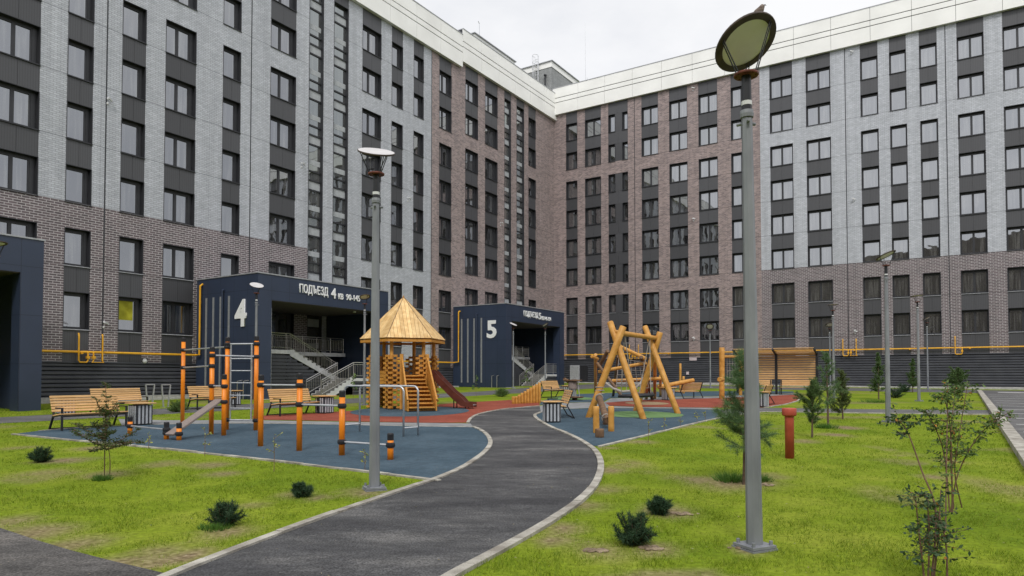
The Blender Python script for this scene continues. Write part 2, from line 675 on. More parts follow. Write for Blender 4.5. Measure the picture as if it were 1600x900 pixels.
M['slat'] = noise_mat('varnished_pine', (0.50, 0.29, 0.115), (0.66, 0.42, 0.19), 7, 0.5, 5, 0, (0.5, 9, 9), isl=0.12)
M['gold'] = noise_mat('golden_timber', (0.40, 0.175, 0.026), (0.58, 0.285, 0.06), 6, 0.5, 5, 0, (1.2, 6, 6), isl=0.14, bump=0.1)
M['gold_log'] = noise_mat('golden_log', (0.44, 0.20, 0.032), (0.61, 0.32, 0.075), 3.5, 0.5, 7, 0, (1.5, 1.5, 1.5), 0.3, 0.7, bump=0.12, isl=0.08)
M['dark_log'] = noise_mat('weathered_log', (0.10, 0.055, 0.03), (0.20, 0.115, 0.06), 5, 0.65, 6, bump=0.2, isl=0.1)
M['roof_plank'] = noise_mat('pale_pine_plank', (0.58, 0.36, 0.14), (0.74, 0.52, 0.25), 5, 0.55, 5, 0, (1, 1, 1), isl=0.13)
M['slide'] = noise_mat('maroon_slide', (0.085, 0.024, 0.017), (0.125, 0.036, 0.025), 4, 0.35)
M['rope'] = plain('pale_rope', (0.33, 0.30, 0.27), 0.8)
M['rope_red'] = plain('reddish_rope', (0.42, 0.14, 0.08), 0.8)
M['red_pipe'] = noise_mat('red_pipe_paint', (0.34, 0.055, 0.035), (0.46, 0.085, 0.055), 5, 0.5)
M['bin_dark'] = plain('bin_dark_panel', (0.032, 0.035, 0.042), 0.5)
M['bin_light'] = plain('bin_light_stripe', (0.40, 0.42, 0.45), 0.5)
M['bark'] = noise_mat('thin_bark', (0.08, 0.055, 0.04), (0.15, 0.10, 0.07), 20, 0.9)
M['reddish_stem'] = noise_mat('reddish_stem', (0.13, 0.075, 0.05), (0.2, 0.12, 0.08), 18, 0.8)
M['sign'] = plain('pale_sign', (0.55, 0.47, 0.50), 0.5)
M['cam_white'] = plain('camera_white', (0.66, 0.67, 0.68), 0.4)
M['vent'] = plain('silver_vent', (0.52, 0.53, 0.56), 0.4, 0.3)


def leaf_mat(name, cols, rough=0.6, trans=0.25):
    m, t, b = mat_new(name)
    g = nd(t, 'ShaderNodeNewGeometry')
    r = ramp_node(t, [(i / max(1, len(cols) - 1), c) for i, c in enumerate(cols)])
    lk(t, g.outputs['Random Per Island'], r.inputs['Fac'])
    lk(t, r.outputs['Color'], b.inputs['Base Color'])
    b.inputs['Roughness'].default_value = rough
    b.inputs['Specular IOR Level'].default_value = 0.25
    if trans:
        tr = nd(t, 'ShaderNodeBsdfTranslucent')
        lk(t, r.outputs['Color'], tr.inputs['Color'])
        ms = nd(t, 'ShaderNodeMixShader')
        ms.inputs['Fac'].default_value = trans
        o = t.nodes['Material Output']
        lk(t, b.outputs['BSDF'], ms.inputs[1])
        lk(t, tr.outputs['BSDF'], ms.inputs[2])
        lk(t, ms.outputs['Shader'], o.inputs['Surface'])
    return m


M['needle_dark'] = leaf_mat('dark_needles', [(0.022, 0.05, 0.028), (0.04, 0.085, 0.04), (0.06, 0.105, 0.05)])
M['needle_mid'] = leaf_mat('green_needles', [(0.06, 0.11, 0.038), (0.10, 0.17, 0.055), (0.15, 0.23, 0.085)])
M['needle_olive'] = leaf_mat('olive_needles', [(0.055, 0.085, 0.03), (0.095, 0.135, 0.045), (0.16, 0.18, 0.06)])
M['needle_pine'] = leaf_mat('soft_pine_needles', [(0.07, 0.14, 0.06), (0.12, 0.21, 0.085), (0.19, 0.28, 0.12)])
M['leaf_green'] = leaf_mat('shrub_leaves', [(0.065, 0.125, 0.03), (0.11, 0.18, 0.05), (0.17, 0.25, 0.075)])
M['leaf_olive'] = leaf_mat('olive_leaves', [(0.035, 0.06, 0.02), (0.065, 0.10, 0.03), (0.11, 0.15, 0.05)])
M['leaf_dark'] = leaf_mat('dark_shrub_leaves', [(0.035, 0.072, 0.036), (0.058, 0.105, 0.046), (0.09, 0.145, 0.055)])
M['leaf_yellow'] = leaf_mat('yellowing_leaves', [(0.28, 0.32, 0.07), (0.45, 0.42, 0.10), (0.22, 0.28, 0.08)])
M['leaf_orange'] = leaf_mat('orange_leaves', [(0.36, 0.13, 0.02), (0.5, 0.24, 0.04)])
M['tuft'] = leaf_mat('green_grass_tuft', [(0.05, 0.12, 0.02), (0.09, 0.19, 0.03), (0.12, 0.24, 0.04)])
M['blade'] = leaf_mat('lawn_blades', [(0.125, 0.205, 0.010), (0.175, 0.26, 0.014), (0.215, 0.295, 0.02), (0.28, 0.315, 0.04)], 0.6, 0.3)


# ------------------------------------------------------------------ ground
def vnoise(x, y, seed=0):
    def h(i, j):
        n = (i * 374761393 + j * 668265263 + seed * 974634541) & 0xffffffff
        n = (n ^ (n >> 13)) * 1274126177 & 0xffffffff
        return ((n ^ (n >> 16)) & 0xffff) / 65535.0
    xi = np.floor(x).astype(np.int64)
    yi = np.floor(y).astype(np.int64)
    fx = x - xi
    fy = y - yi
    fx = fx * fx * (3 - 2 * fx)
    fy = fy * fy * (3 - 2 * fy)
    a = h(xi, yi) * (1 - fx) + h(xi + 1, yi) * fx
    b = h(xi, yi + 1) * (1 - fx) + h(xi + 1, yi + 1) * fx
    return a * (1 - fy) + b * fy


def fbm(x, y, seed=0, oct=4):
    s = 0
    a = 0.5
    tot = 0
    for k in range(oct):
        s = s + a * vnoise(x * 2 ** k + 17.3 * k, y * 2 ** k + 5.1 * k, seed + k)
        tot += a
        a *= 0.5
    return s / tot


BARE = [(1150, 757, .75), (1190, 752, .5), (950, 735, .45), (935, 765, .5), (915, 790, .45), (1045, 800, .45), (1020, 856, .3), (930, 862, .35), (460, 772, .35), (500, 778, .3),
        (165, 742, .5), (100, 720, .6), (60, 740, .6), (250, 725, .5), (330, 726, .5), (40, 835, .5), (110, 855, .45), (180, 880, .4), (235, 880, .3), (290, 870, .3), (240, 862, .3),
        (1280, 652, .8), (1310, 680, .6), (1460, 745, .3), (1480, 720, .35), (355, 830, .35), (570, 770, .4), (390, 790, .3), (640, 765, .3), (1170, 858, .22), (880, 825, .3), (860, 845, .3),
        (1000, 690, .5), (1090, 750, .5), (700, 745, .3), (150, 700, .5), (30, 700, .5), (15, 815, .4), (350, 740, .4), (1320, 668, .7), (1260, 690, .5), (955, 700, .3)]
BARE_W = [(gp(a, b).x, gp(a, b).y, r) for a, b, r in BARE]


def soil_at(x, y):
    n = fbm(x * 0.55, y * 0.55, 3, 5)
    s = np.clip((n - 0.67) * 7.0, 0, 0.5)
    n2 = fbm(x * 1.7 + 9, y * 1.7, 21, 4)
    for bx, by, r in BARE_W:
        d = np.sqrt((x - bx) ** 2 + ((y - by) * 0.8) ** 2) / (r * (0.55 + 0.9 * n2))
        s = np.maximum(s, np.clip(1.0 - d, 0, .8))
    return np.clip(s * (0.5 + n2), 0, 1)


def ground_sheet():
    xs = np.unique(np.concatenate([np.linspace(-400, -24, 20), np.linspace(-24, 24, 261), np.linspace(24, 400, 20)]))
    ys = np.unique(np.concatenate([np.linspace(-400, 3, 20), np.linspace(3, 32, 161), np.linspace(32, 80, 40), np.linspace(80, 500, 18)]))
    X, Y = np.meshgrid(xs, ys)
    nx, ny = len(xs), len(ys)
    Z = SLOPE * Y
    near = (np.abs(X) < 24) & (Y > 3) & (Y < 32)
    soil = np.where(near, soil_at(X, Y), np.clip((fbm(X * .4, Y * .4, 3, 3) - .6) * 4, 0, .5))
    co = np.stack([X, Y, Z], -1).reshape(-1, 3)
    i = np.arange(nx * ny).reshape(ny, nx)
    q = np.stack([i[:-1, :-1], i[:-1, 1:], i[1:, 1:], i[1:, :-1]], -1).reshape(-1, 4)
    me = bpy.data.meshes.new('lawn')
    me.from_pydata(co.tolist(), [], q.tolist())
    at_ = me.attributes.new('soil', 'FLOAT', 'POINT')
    at_.data.foreach_set('value', soil.ravel().astype(np.float32))
    m, t, b = mat_new('lawn_ground')
    tc = nd(t, 'ShaderNodeTexCoord')
    a = nd(t, 'ShaderNodeAttribute', attribute_name='soil')
    n1 = nd(t, 'ShaderNodeTexNoise')
    n1.inputs['Scale'].default_value = 0.45
    n1.inputs['Detail'].default_value = 7
    n1.inputs['Roughness'].default_value = 0.62
    lk(t, tc.outputs['Object'], n1.inputs['Vector'])
    g = ramp_node(t, [(0.34, (0.120, 0.185, 0.010)), (0.5, (0.170, 0.23, 0.014)), (0.66, (0.225, 0.265, 0.028))])
    lk(t, n1.outputs['Fac'], g.inputs['Fac'])
    n2 = nd(t, 'ShaderNodeTexNoise')
    n2.inputs['Scale'].default_value = 18
    n2.inputs['Detail'].default_value = 5
    lk(t, tc.outputs['Object'], n2.inputs['Vector'])
    so = ramp_node(t, [(0.3, (0.12, 0.085, 0.05)), (0.55, (0.24, 0.18, 0.11)), (0.75, (0.36, 0.29, 0.19))])
    lk(t, n2.outputs['Fac'], so.inputs['Fac'])
    mul = nd(t, 'ShaderNodeHueSaturation')
    mrr = nd(t, 'ShaderNodeMapRange')
    mrr.inputs['From Min'].default_value = 0.3
    mrr.inputs['From Max'].default_value = 0.7
    mrr.inputs['To Min'].default_value = 0.75
    mrr.inputs['To Max'].default_value = 1.2
    lk(t, n2.outputs['Fac'], mrr.inputs['Value'])
    lk(t, mrr.outputs['Result'], mul.inputs['Value'])
    lk(t, g.outputs['Color'], mul.inputs['Color'])
    mxn = nd(t, 'ShaderNodeMix', data_type='RGBA')
    lk(t, a.outputs['Fac'], mxn.inputs['Factor'])
    lk(t, mul.outputs['Color'], mxn.inputs['A'])
    lk(t, so.outputs['Color'], mxn.inputs['B'])
    lk(t, mxn.outputs['Result'], b.inputs['Base Color'])
    b.inputs['Roughness'].default_value = 0.95
    b.inputs['Specular IOR Level'].default_value = 0.1
    bp = nd(t, 'ShaderNodeBump')
    bp.inputs['Strength'].default_value = 0.6
    bp.inputs['Distance'].default_value = 0.04
    lk(t, n2.outputs['Fac'], bp.inputs['Height'])
    lk(t, bp.outputs['Normal'], b.inputs['Normal'])
    structure(link('lawn', me, m))


ground_sheet()


def asphalt_mat(name, c1, c2, light, amt=0.5):
    m, t, b = mat_new(name)
    tc = nd(t, 'ShaderNodeTexCoord')
    n1 = nd(t, 'ShaderNodeTexNoise')
    n1.inputs['Scale'].default_value = 0.7
    n1.inputs['Detail'].default_value = 8
    n1.inputs['Roughness'].default_value = 0.65
    mp = nd(t, 'ShaderNodeMapping')
    mp.inputs['Scale'].default_value = (0.7, 1.6, 1)
    mp.inputs['Rotation'].default_value = (0, 0, 0.35)
    lk(t, tc.outputs['Object'], mp.inputs['Vector'])
    lk(t, mp.outputs['Vector'], n1.inputs['Vector'])
    r1 = ramp_node(t, [(0.36, c1), (0.52, c2), (0.7, light)])
    lk(t, n1.outputs['Fac'], r1.inputs['Fac'])
    n2 = nd(t, 'ShaderNodeTexNoise')
    n2.inputs['Scale'].default_value = 55
    n2.inputs['Detail'].default_value = 3
    lk(t, tc.outputs['Object'], n2.inputs['Vector'])
    mr = nd(t, 'ShaderNodeMapRange')
    mr.inputs['From Min'].default_value = 0.35
    mr.inputs['From Max'].default_value = 0.7
    mr.inputs['To Min'].default_value = 1 - amt
    mr.inputs['To Max'].default_value = 1 + amt * 1.2
    lk(t, n2.outputs['Fac'], mr.inputs['Value'])
    n5 = nd(t, 'ShaderNodeTexNoise')
    n5.inputs['Scale'].default_value = 5.0
    n5.inputs['Detail'].default_value = 9
    n5.inputs['Roughness'].default_value = 0.78
    lk(t, mp.outputs['Vector'], n5.inputs['Vector'])
    m5 = nd(t, 'ShaderNodeMapRange')
    m5.inputs['From Min'].default_value = 0.3
    m5.inputs['From Max'].default_value = 0.72
    m5.inputs['To Min'].default_value = 1 - amt * .75
    m5.inputs['To Max'].default_value = 1 + amt * 1.1
    lk(t, n5.outputs['Fac'], m5.inputs['Value'])
    hs = nd(t, 'ShaderNodeHueSaturation')
    lk(t, r1.outputs['Color'], hs.inputs['Color'])
    lk(t, mathn(t, 'MULTIPLY', mr.outputs['Result'], m5.outputs['Result']), hs.inputs['Value'])
    lk(t, hs.outputs['Color'], b.inputs['Base Color'])
    b.inputs['Roughness'].default_value = 0.8
    b.inputs['Specular IOR Level'].default_value = 0.3
    bp = nd(t, 'ShaderNodeBump')
    bp.inputs['Strength'].default_value = 0.5
    bp.inputs['Distance'].default_value = 0.01
    lk(t, n2.outputs['Fac'], bp.inputs['Height'])
    lk(t, bp.outputs['Normal'], b.inputs['Normal'])
    return m


M['asphalt'] = asphalt_mat('asphalt_path', (0.038, 0.038, 0.041), (0.064, 0.064, 0.066), (0.14, 0.136, 0.132), 0.48)
M['asphalt_old'] = asphalt_mat('grey_asphalt', (0.085, 0.085, 0.088), (0.115, 0.113, 0.113), (0.17, 0.165, 0.16), 0.3)
M['blue'] = noise_mat('blue_rubber', (0.044, 0.074, 0.100), (0.072, 0.108, 0.138), 0.8, 0.9, 8, 0, (1, 1, 1), 0.3, 0.7, bump=0.5, bscale=90, spec=0.15, speck=.35)
M['red'] = noise_mat('red_rubber', (0.21, 0.05, 0.032), (0.29, 0.08, 0.052), 1.0, 0.9, 8, 0, (1, 1, 1), 0.3, 0.7, bump=0.5, bscale=90, spec=0.15, speck=.3)
M['green_rubber'] = noise_mat('green_rubber', (0.11, 0.20, 0.08), (0.15, 0.25, 0.10), 2, 0.9, 6, spec=0.15)
M['tan_rubber'] = noise_mat('tan_rubber', (0.26, 0.19, 0.11), (0.33, 0.24, 0.15), 2, 0.9, 6, spec=0.15)
M['band'] = noise_mat('grey_tiles', (0.19, 0.195, 0.20), (0.26, 0.265, 0.27), 2.5, 0.85, 7)
M['kerb'] = noise_mat('kerb_concrete', (0.22, 0.20, 0.17), (0.46, 0.44, 0.385), 3, 0.9, 8, bump=0.3, speck=.2)
M['paint'] = noise_mat('white_road_paint', (0.50, 0.50, 0.49), (0.66, 0.66, 0.65), 6, 0.7, 6)


def smooth_line(pts, n=6):
    P = [Vector(p) for p in pts]
    res = []
    for i in range(len(P) - 1):
        p0 = P[max(i - 1, 0)]
        p1, p2 = P[i], P[i + 1]
        p3 = P[min(i + 2, len(P) - 1)]
        for k in range(n):
            t = k / n
            q = 0.5 * ((2 * p1) + (p2 - p0) * t + (2 * p0 - 5 * p1 + 4 * p2 - p3) * t * t + (3 * p1 - p0 - 3 * p2 + p3) * t ** 3)
            res.append(q)
    res.append(P[-1])
    return res


SHEETS = []


def sheet(name, pts, lift, mat):
    SHEETS.append([(p[0], p[1]) for p in pts])
    bm = bmesh.new()
    vs = [bm.verts.new((p[0], p[1], gz(p[1]) + lift)) for p in pts]
    f = bm.faces.new(vs)
    bmesh.ops.triangulate(bm, faces=[f])
    bm.normal_update()
    for f in bm.faces:
        if f.normal.z < 0:
            f.normal_flip()
    me = bpy.data.meshes.new(name)
    bm.to_mesh(me)
    bm.free()
    return structure(link(name, me, mat))


def kerb(pts, w, h, name='kerb', mat=None, joint=1.0, side=0.0):
    """a real raised strip along a line, laid in stones with thin joints"""
    P = [Vector((p[0], p[1], 0)) for p in pts]
    mb = MB()
    # resample
    segs = []
    acc = [P[0]]
    for p in P[1:]:
        acc.append(p)
    d = [0]
    for i in range(1, len(acc)):
        d.append(d[-1] + (acc[i] - acc[i - 1]).length)
    L = d[-1]

    def pos(s):
        s = max(0, min(L, s))
        for i in range(1, len(d)):
            if s <= d[i]:
                u = (s - d[i - 1]) / max(1e-6, d[i] - d[i - 1])
                return acc[i - 1].lerp(acc[i], u)
        return acc[-1]
    n = max(1, int(L / joint))
    for k in range(n):
        s0, s1 = L * k / n + 0.006, L * (k + 1) / n - 0.006
        sub = [pos(s0 + (s1 - s0) * q / 4) for q in range(5)]
        ring = []
        dh = random.uniform(-0.006, 0.006)
        for i, p in enumerate(sub):
            tdir = (sub[min(i + 1, 4)] - sub[max(i - 1, 0)]).normalized()
            s = Vector((tdir.y, -tdir.x, 0))
            a = p + s * (w / 2 + side)
            b = p - s * (w / 2 - side)
            ring.append((a, b))
        vs, fs = [], []
        for a, b in ring:
            za, zb = gz(a.y), gz(b.y)
            vs += [(a.x, a.y, za - .05), (a.x, a.y, za + h + dh), (b.x, b.y, zb + h + dh), (b.x, b.y, zb - .05)]
        for i in range(4):
            o = i * 4
            for j in range(3):
                fs.append((o + j, o + j + 1, o + j + 5, o + j + 4))
        fs.append((0, 1, 2, 3))
        fs.append((16, 17, 18, 19)[::-1])
        mb.add(vs, fs)
    return structure(mb.build(name, mat or M['kerb']))


def G(lst):
    return [gp(*p) for p in lst]


# edges traced on the ground
path_left = smooth_line(G([(180, 940), (275, 897), (400, 848), (500, 811), (575, 785), (640, 763), (690, 746), (730, 727), (755, 709), (766, 695), (763, 683), (753, 674), (740, 668)]))
path_left2 = smooth_line(G([(731, 661), (736, 654), (748, 648), (768, 643), (795, 639), (822, 636.5), (843, 635)]))
path_right = smooth_line(G([(640, 945), (705, 903), (760, 873), (800, 851), (850, 822), (893, 794), (920, 771), (934, 750), (939, 730), (935, 713), (924, 700), (906, 688), (885, 678), (865, 670), (848, 661), (838, 654), (836, 649), (845, 645)]))
for nm, ln in (('path', None),):
    sheet('asphalt_path', path_left + G([(735, 664)]) + path_left2 + G([(880, 630.5), (945, 629), (960, 636), (930, 637.5), (880, 639.5)]) + path_right[::-1] + G([(300, 1050), (160, 960)]), 0.008, M['asphalt'])
pad_bottom = G([(20, 679), (100, 687.5), (200, 696.5), (330, 710), (440, 722.5), (560, 736.5), (687, 752)])
blueL = pad_bottom + [p for p in path_left if p.y > gp(690, 746).y - 0.05] + G([(600, 665.5), (500, 663.5), (395, 662), (300, 662.5), (240, 664), (200, 665.5), (120, 669), (60, 674)])
sheet('blue_rubber_pad', blueL, 0.012, M['blue'])
sheet('grey_band', G([(185, 655), (260, 657), (395, 657), (560, 660), (735, 662), (740, 667.5), (600, 665), (500, 663), (395, 661.5), (300, 662), (240, 663.5), (190, 665)]), 0.010, M['band'])
sheet('red_rubber_pad', G([(395, 650.5), (430, 649), (495, 645.5), (560, 641.5), (625, 636), (692, 631.5), (730, 629), (775, 626.5), (800, 625), (843, 626.5)]) + path_left2[::-1] + G([(660, 661), (560, 659), (395, 656)]), 0.012, M['red'])
blueR = G([(936, 698), (1000, 683), (1060, 668), (1116, 655), (1128, 641), (1060, 639), (980, 638.5), (930, 638), (880, 640)]) + [p for p in path_right[::-1] if p.y > gp(936, 697).y]
sheet('blue_rubber_pad', blueR, 0.012, M['blue'])
sheet('grey_band', G([(843, 634.5), (880, 630), (945, 628), (955, 622.5), (1040, 620.5), (1100, 620), (1180, 617), (1240, 614.5), (1250, 616.5), (1180, 620), (1100, 623), (1000, 625.5), (950, 629.5), (952, 634.5), (1000, 636.5), (1110, 637.5), (1130, 640.5), (1060, 638.6), (980, 638), (930, 637.5), (880, 639.5), (845, 644)]), 0.010, M['band'])
sheet('red_rubber_pad', G([(946, 629.5), (1000, 625.5), (1100, 623), (1180, 620), (1250, 616.5), (1252, 621), (1246, 627), (1228, 632), (1195, 637), (1110, 637.2), (1000, 636), (952, 634)]), 0.012, M['red'])
sheet('blue_rubber_pad', G([(843, 633), (846, 627), (870, 620), (905, 616), (1000, 612.5), (1110, 611.5), (1190, 611), (1240, 612), (1240, 614), (1180, 616.5), (1100, 619.5), (1040, 620), (953, 622), (943, 627.5), (880, 629.5)]), 0.012, M['blue'])


def ellipse(name, px, py, rx, ry_px, mat, lift=0.016):
    c = gp(px, py)
    r = abs(gp(px + rx, py).x - c.x)
    d = abs(gp(px, py - ry_px).y - gp(px, py + ry_px).y) / 2
    cy = (gp(px, py - ry_px).y + gp(px, py + ry_px).y) / 2
    sheet(name, [(c.x + r * math.cos(a), cy + d * math.sin(a)) for a in np.linspace(0, 2 * math.pi, 40, endpoint=False)], lift, mat)


ellipse('green_rubber_spot', 1003, 648.3, 64, 5.2, M['green_rubber'])
ellipse('tan_rubber_spot', 1011, 630.5, 33, 2.6, M['tan_rubber'])
ellipse('green_rubber_spot', 893, 623, 38, 2.3, M['green_rubber'])
ellipse('blue_rubber_spot', 640, 643.5, 92, 8, M['blue'])
# roads: the drives along both wings, the walk across the lawn, the car park, the near corner
sheet('driveway', [fl(-80, 8.4), fl(-25.5, 8.4), fl(-13, 6.2), fl(2.0, 6.2), fl(2, 12), fl(-27, 12.0), fl(-45, 11.9), fl(-56, 11.2), fl(-80, 11)], 0.006, M['asphalt_old'])
sheet('driveway', [fl(-10, 9), fl(-3.2, 6), fl(-3.2, 60), fl(-10, 60)], 0.004, M['asphalt_old'])
sheet('walkway', G([(1117, 653), (1180, 644.5), (1220, 643.5), (1350, 645.5), (1552, 647.5), (1548, 641), (1350, 639.5), (1215, 637.5), (1180, 637.2), (1128, 640)]), 0.006, M['asphalt_old'])
k0, k1 = gp(1605, 719), gp(1530, 612)
kd = (k1 - k0).normalized()
kerb_line = [k0 - kd * 12, k1]
kn = Vector((kd.y, -kd.x, 0))
sheet('car_park', [kerb_line[0], k1, k1 + kn * 30, kerb_line[0] + kn * 30], 0.006, M['asphalt_old'])
for i in range(13):
    p = k1 - kd * (5.6 + 2.85 * i)
    q = MB()
    a = p + kn * 0.35
    b = p + kn * 5.6
    w = kd * 0.07
    q.add([(v.x, v.y, gz(v.y) + 0.012) for v in (a - w, b - w, b + w, a + w)], [(0, 1, 2, 3)])
    structure(q.build('parking_line', M['paint']))
q = MB()
for s in (0, 1):
    a = k1 - kd * 1.0 + kn * (1 + 5 * s)
    b = a + kn * 2.6
    w = kd * 0.5
    q.add([(v.x, v.y, gz(v.y) + 0.012) for v in (a - w, b - w, b + w, a + w)], [(0, 1, 2, 3)])
structure(q.build('parking_marking', M['paint']))
sheet('asphalt_path', G([(-300, 745), (-100, 798), (0, 826), (60, 846), (110, 861), (180, 879), (268, 899.5), (300, 1010), (160, 1150), (-500, 1000)]), 0.0095, asphalt_mat('worn_asphalt', (0.060, 0.057, 0.055), (0.088, 0.083, 0.079), (0.17, 0.155, 0.14), 0.5))
kerb(path_left, 0.10, 0.035)
kerb(path_left2, 0.10, 0.035)
kerb(path_right, 0.11, 0.04)
kerb(smooth_line(pad_bottom), 0.09, 0.03)
kerb(smooth_line(G([(936, 699), (1000, 683.5), (1060, 668.5), (1116, 655.5), (1180, 645), (1220, 644), (1350, 646), (1545, 648)])), 0.09, 0.03)
kerb(G([(1250, 616.5), (1252, 621), (1246, 627), (1228, 632), (1195, 637.3)]), 0.09, 0.03)
kerb(G([(60, 674), (120, 669), (200, 665.5)]), 0.07, 0.02)
kerb(G([(240, 664), (300, 662.5), (395, 662), (500, 663.5), (600, 665.5), (740, 668)]), 0.07, 0.02)
kerb(kerb_line, 0.26, 0.13, joint=1.5)
kerb([fl(-47.5, 0.9), fl(-41.5, 0.9)], 0.5, 0.1, 'blind_strip', M['concrete'], 2.0)
kerb([fl(-30, 0.6), fl(-18, 0.6)], 0.9, 0.1, 'blind_strip', M['concrete'], 2.0)
kerb([CORNER + NL * 1 + NN * .5, CORNER + NL * 54 + NN * .5], 0.8, 0.1, 'blind_strip', M['concrete'], 2.0)

# ------------------------------------------------------------------ the apartment block, built section by section
FLOOR = 3.06
WCACHE = {}


def window_meshes(w, h, double, light_sill, vent=0.0):
    key = (round(w, 2), round(h, 2), double, light_sill, vent)
    if key in WCACHE:
        return WCACHE[key]
    w, h = key[0], key[1]
    fr = MB()
    dp, th = 0.36, 0.03
    y0 = -0.015
    fr.box(0, th, y0, dp, 0, h)
    fr.box(w - th, w, y0, dp, 0, h)
    fr.box(th, w - th, y0, dp, h - th, h)
    fr.box(th, w - th, y0 + .02, dp, 0, th)
    b = 0.092
    ya, yb = 0.25, 0.335
    rb = b + vent
    fr.box(th, th + b, ya, yb, th, h - th)
    fr.box(w - th - rb, w - th, ya, yb, th, h - th)
    fr.box(th + b, w - th - rb, ya, yb, th, th + b)
    fr.box(th + b, w - th - rb, ya, yb, h - th - b - .07, h - th)
    if vent:
        fr.box(w - th - rb + .06, w - th - .05, ya - .02, ya, th + .06, h - th - .06)
    if double:
        c = (th + b + w - th - rb) / 2
        fr.box(c - 0.075, c + 0.075, ya, yb, th + b, h - th - b - .07)
    pn = MB()
    pn.box(th + b - .005, w - th - rb + .005, 0.30, 0.312, th + b - .005, h - th - b - .065)
    sl = MB()
    sl.add([(-.02, -.045, -.025), (w + .02, -.045, -.025), (w + .02, 0.02, .0), (-.02, 0.02, .0), (-.02, -.045, -.045), (w + .02, -.045, -.045), (w + .02, 0.02, -.045), (-.02, 0.02, -.045)],
           [(0, 1, 2, 3), (7, 6, 5, 4), (0, 4, 5, 1), (1, 5, 6, 2), (2, 6, 7, 3), (3, 7, 4, 0)])
    r = (fr.mesh('window'), pn.mesh('pane'), sl.mesh('sill'))
    r[0].materials.append(M['frame'])
    r[1].materials.append(M['glass'])
    r[2].materials.append(M['sill'] if light_sill else M['frame'])
    WCACHE[key] = r
    return r


def add_window(root, x, z, w, h, double, light_sill, vent=0.0):
    f, p, s = window_meshes(w, h, double, light_sill, vent)
    o = link('window', f, None, root, (x, 0, z))
    link('pane', p, None, o)
    link('sill', s, None, o)
    return o


PCACHE = {}


def add_panel(root, x, z, w, h):
    key = (round(w, 2), round(h, 2))
    if key not in PCACHE:
        mb = MB()
        n = 2 if key[0] > 0.9 else 1
        for k in range(n):
            mb.box(key[0] * k / n + 0.006, key[0] * (k + 1) / n - 0.006, 0.022, 0.06, 0.004, key[1] - 0.004)
        mb.box(0, key[0], 0.065, 0.1, 0, key[1])
        me = mb.mesh('spandrel_panel')
        me.materials.append(M['panel'])
        PCACHE[key] = me
    return link('spandrel_panel', PCACHE[key], None, root, (x, 0, z))


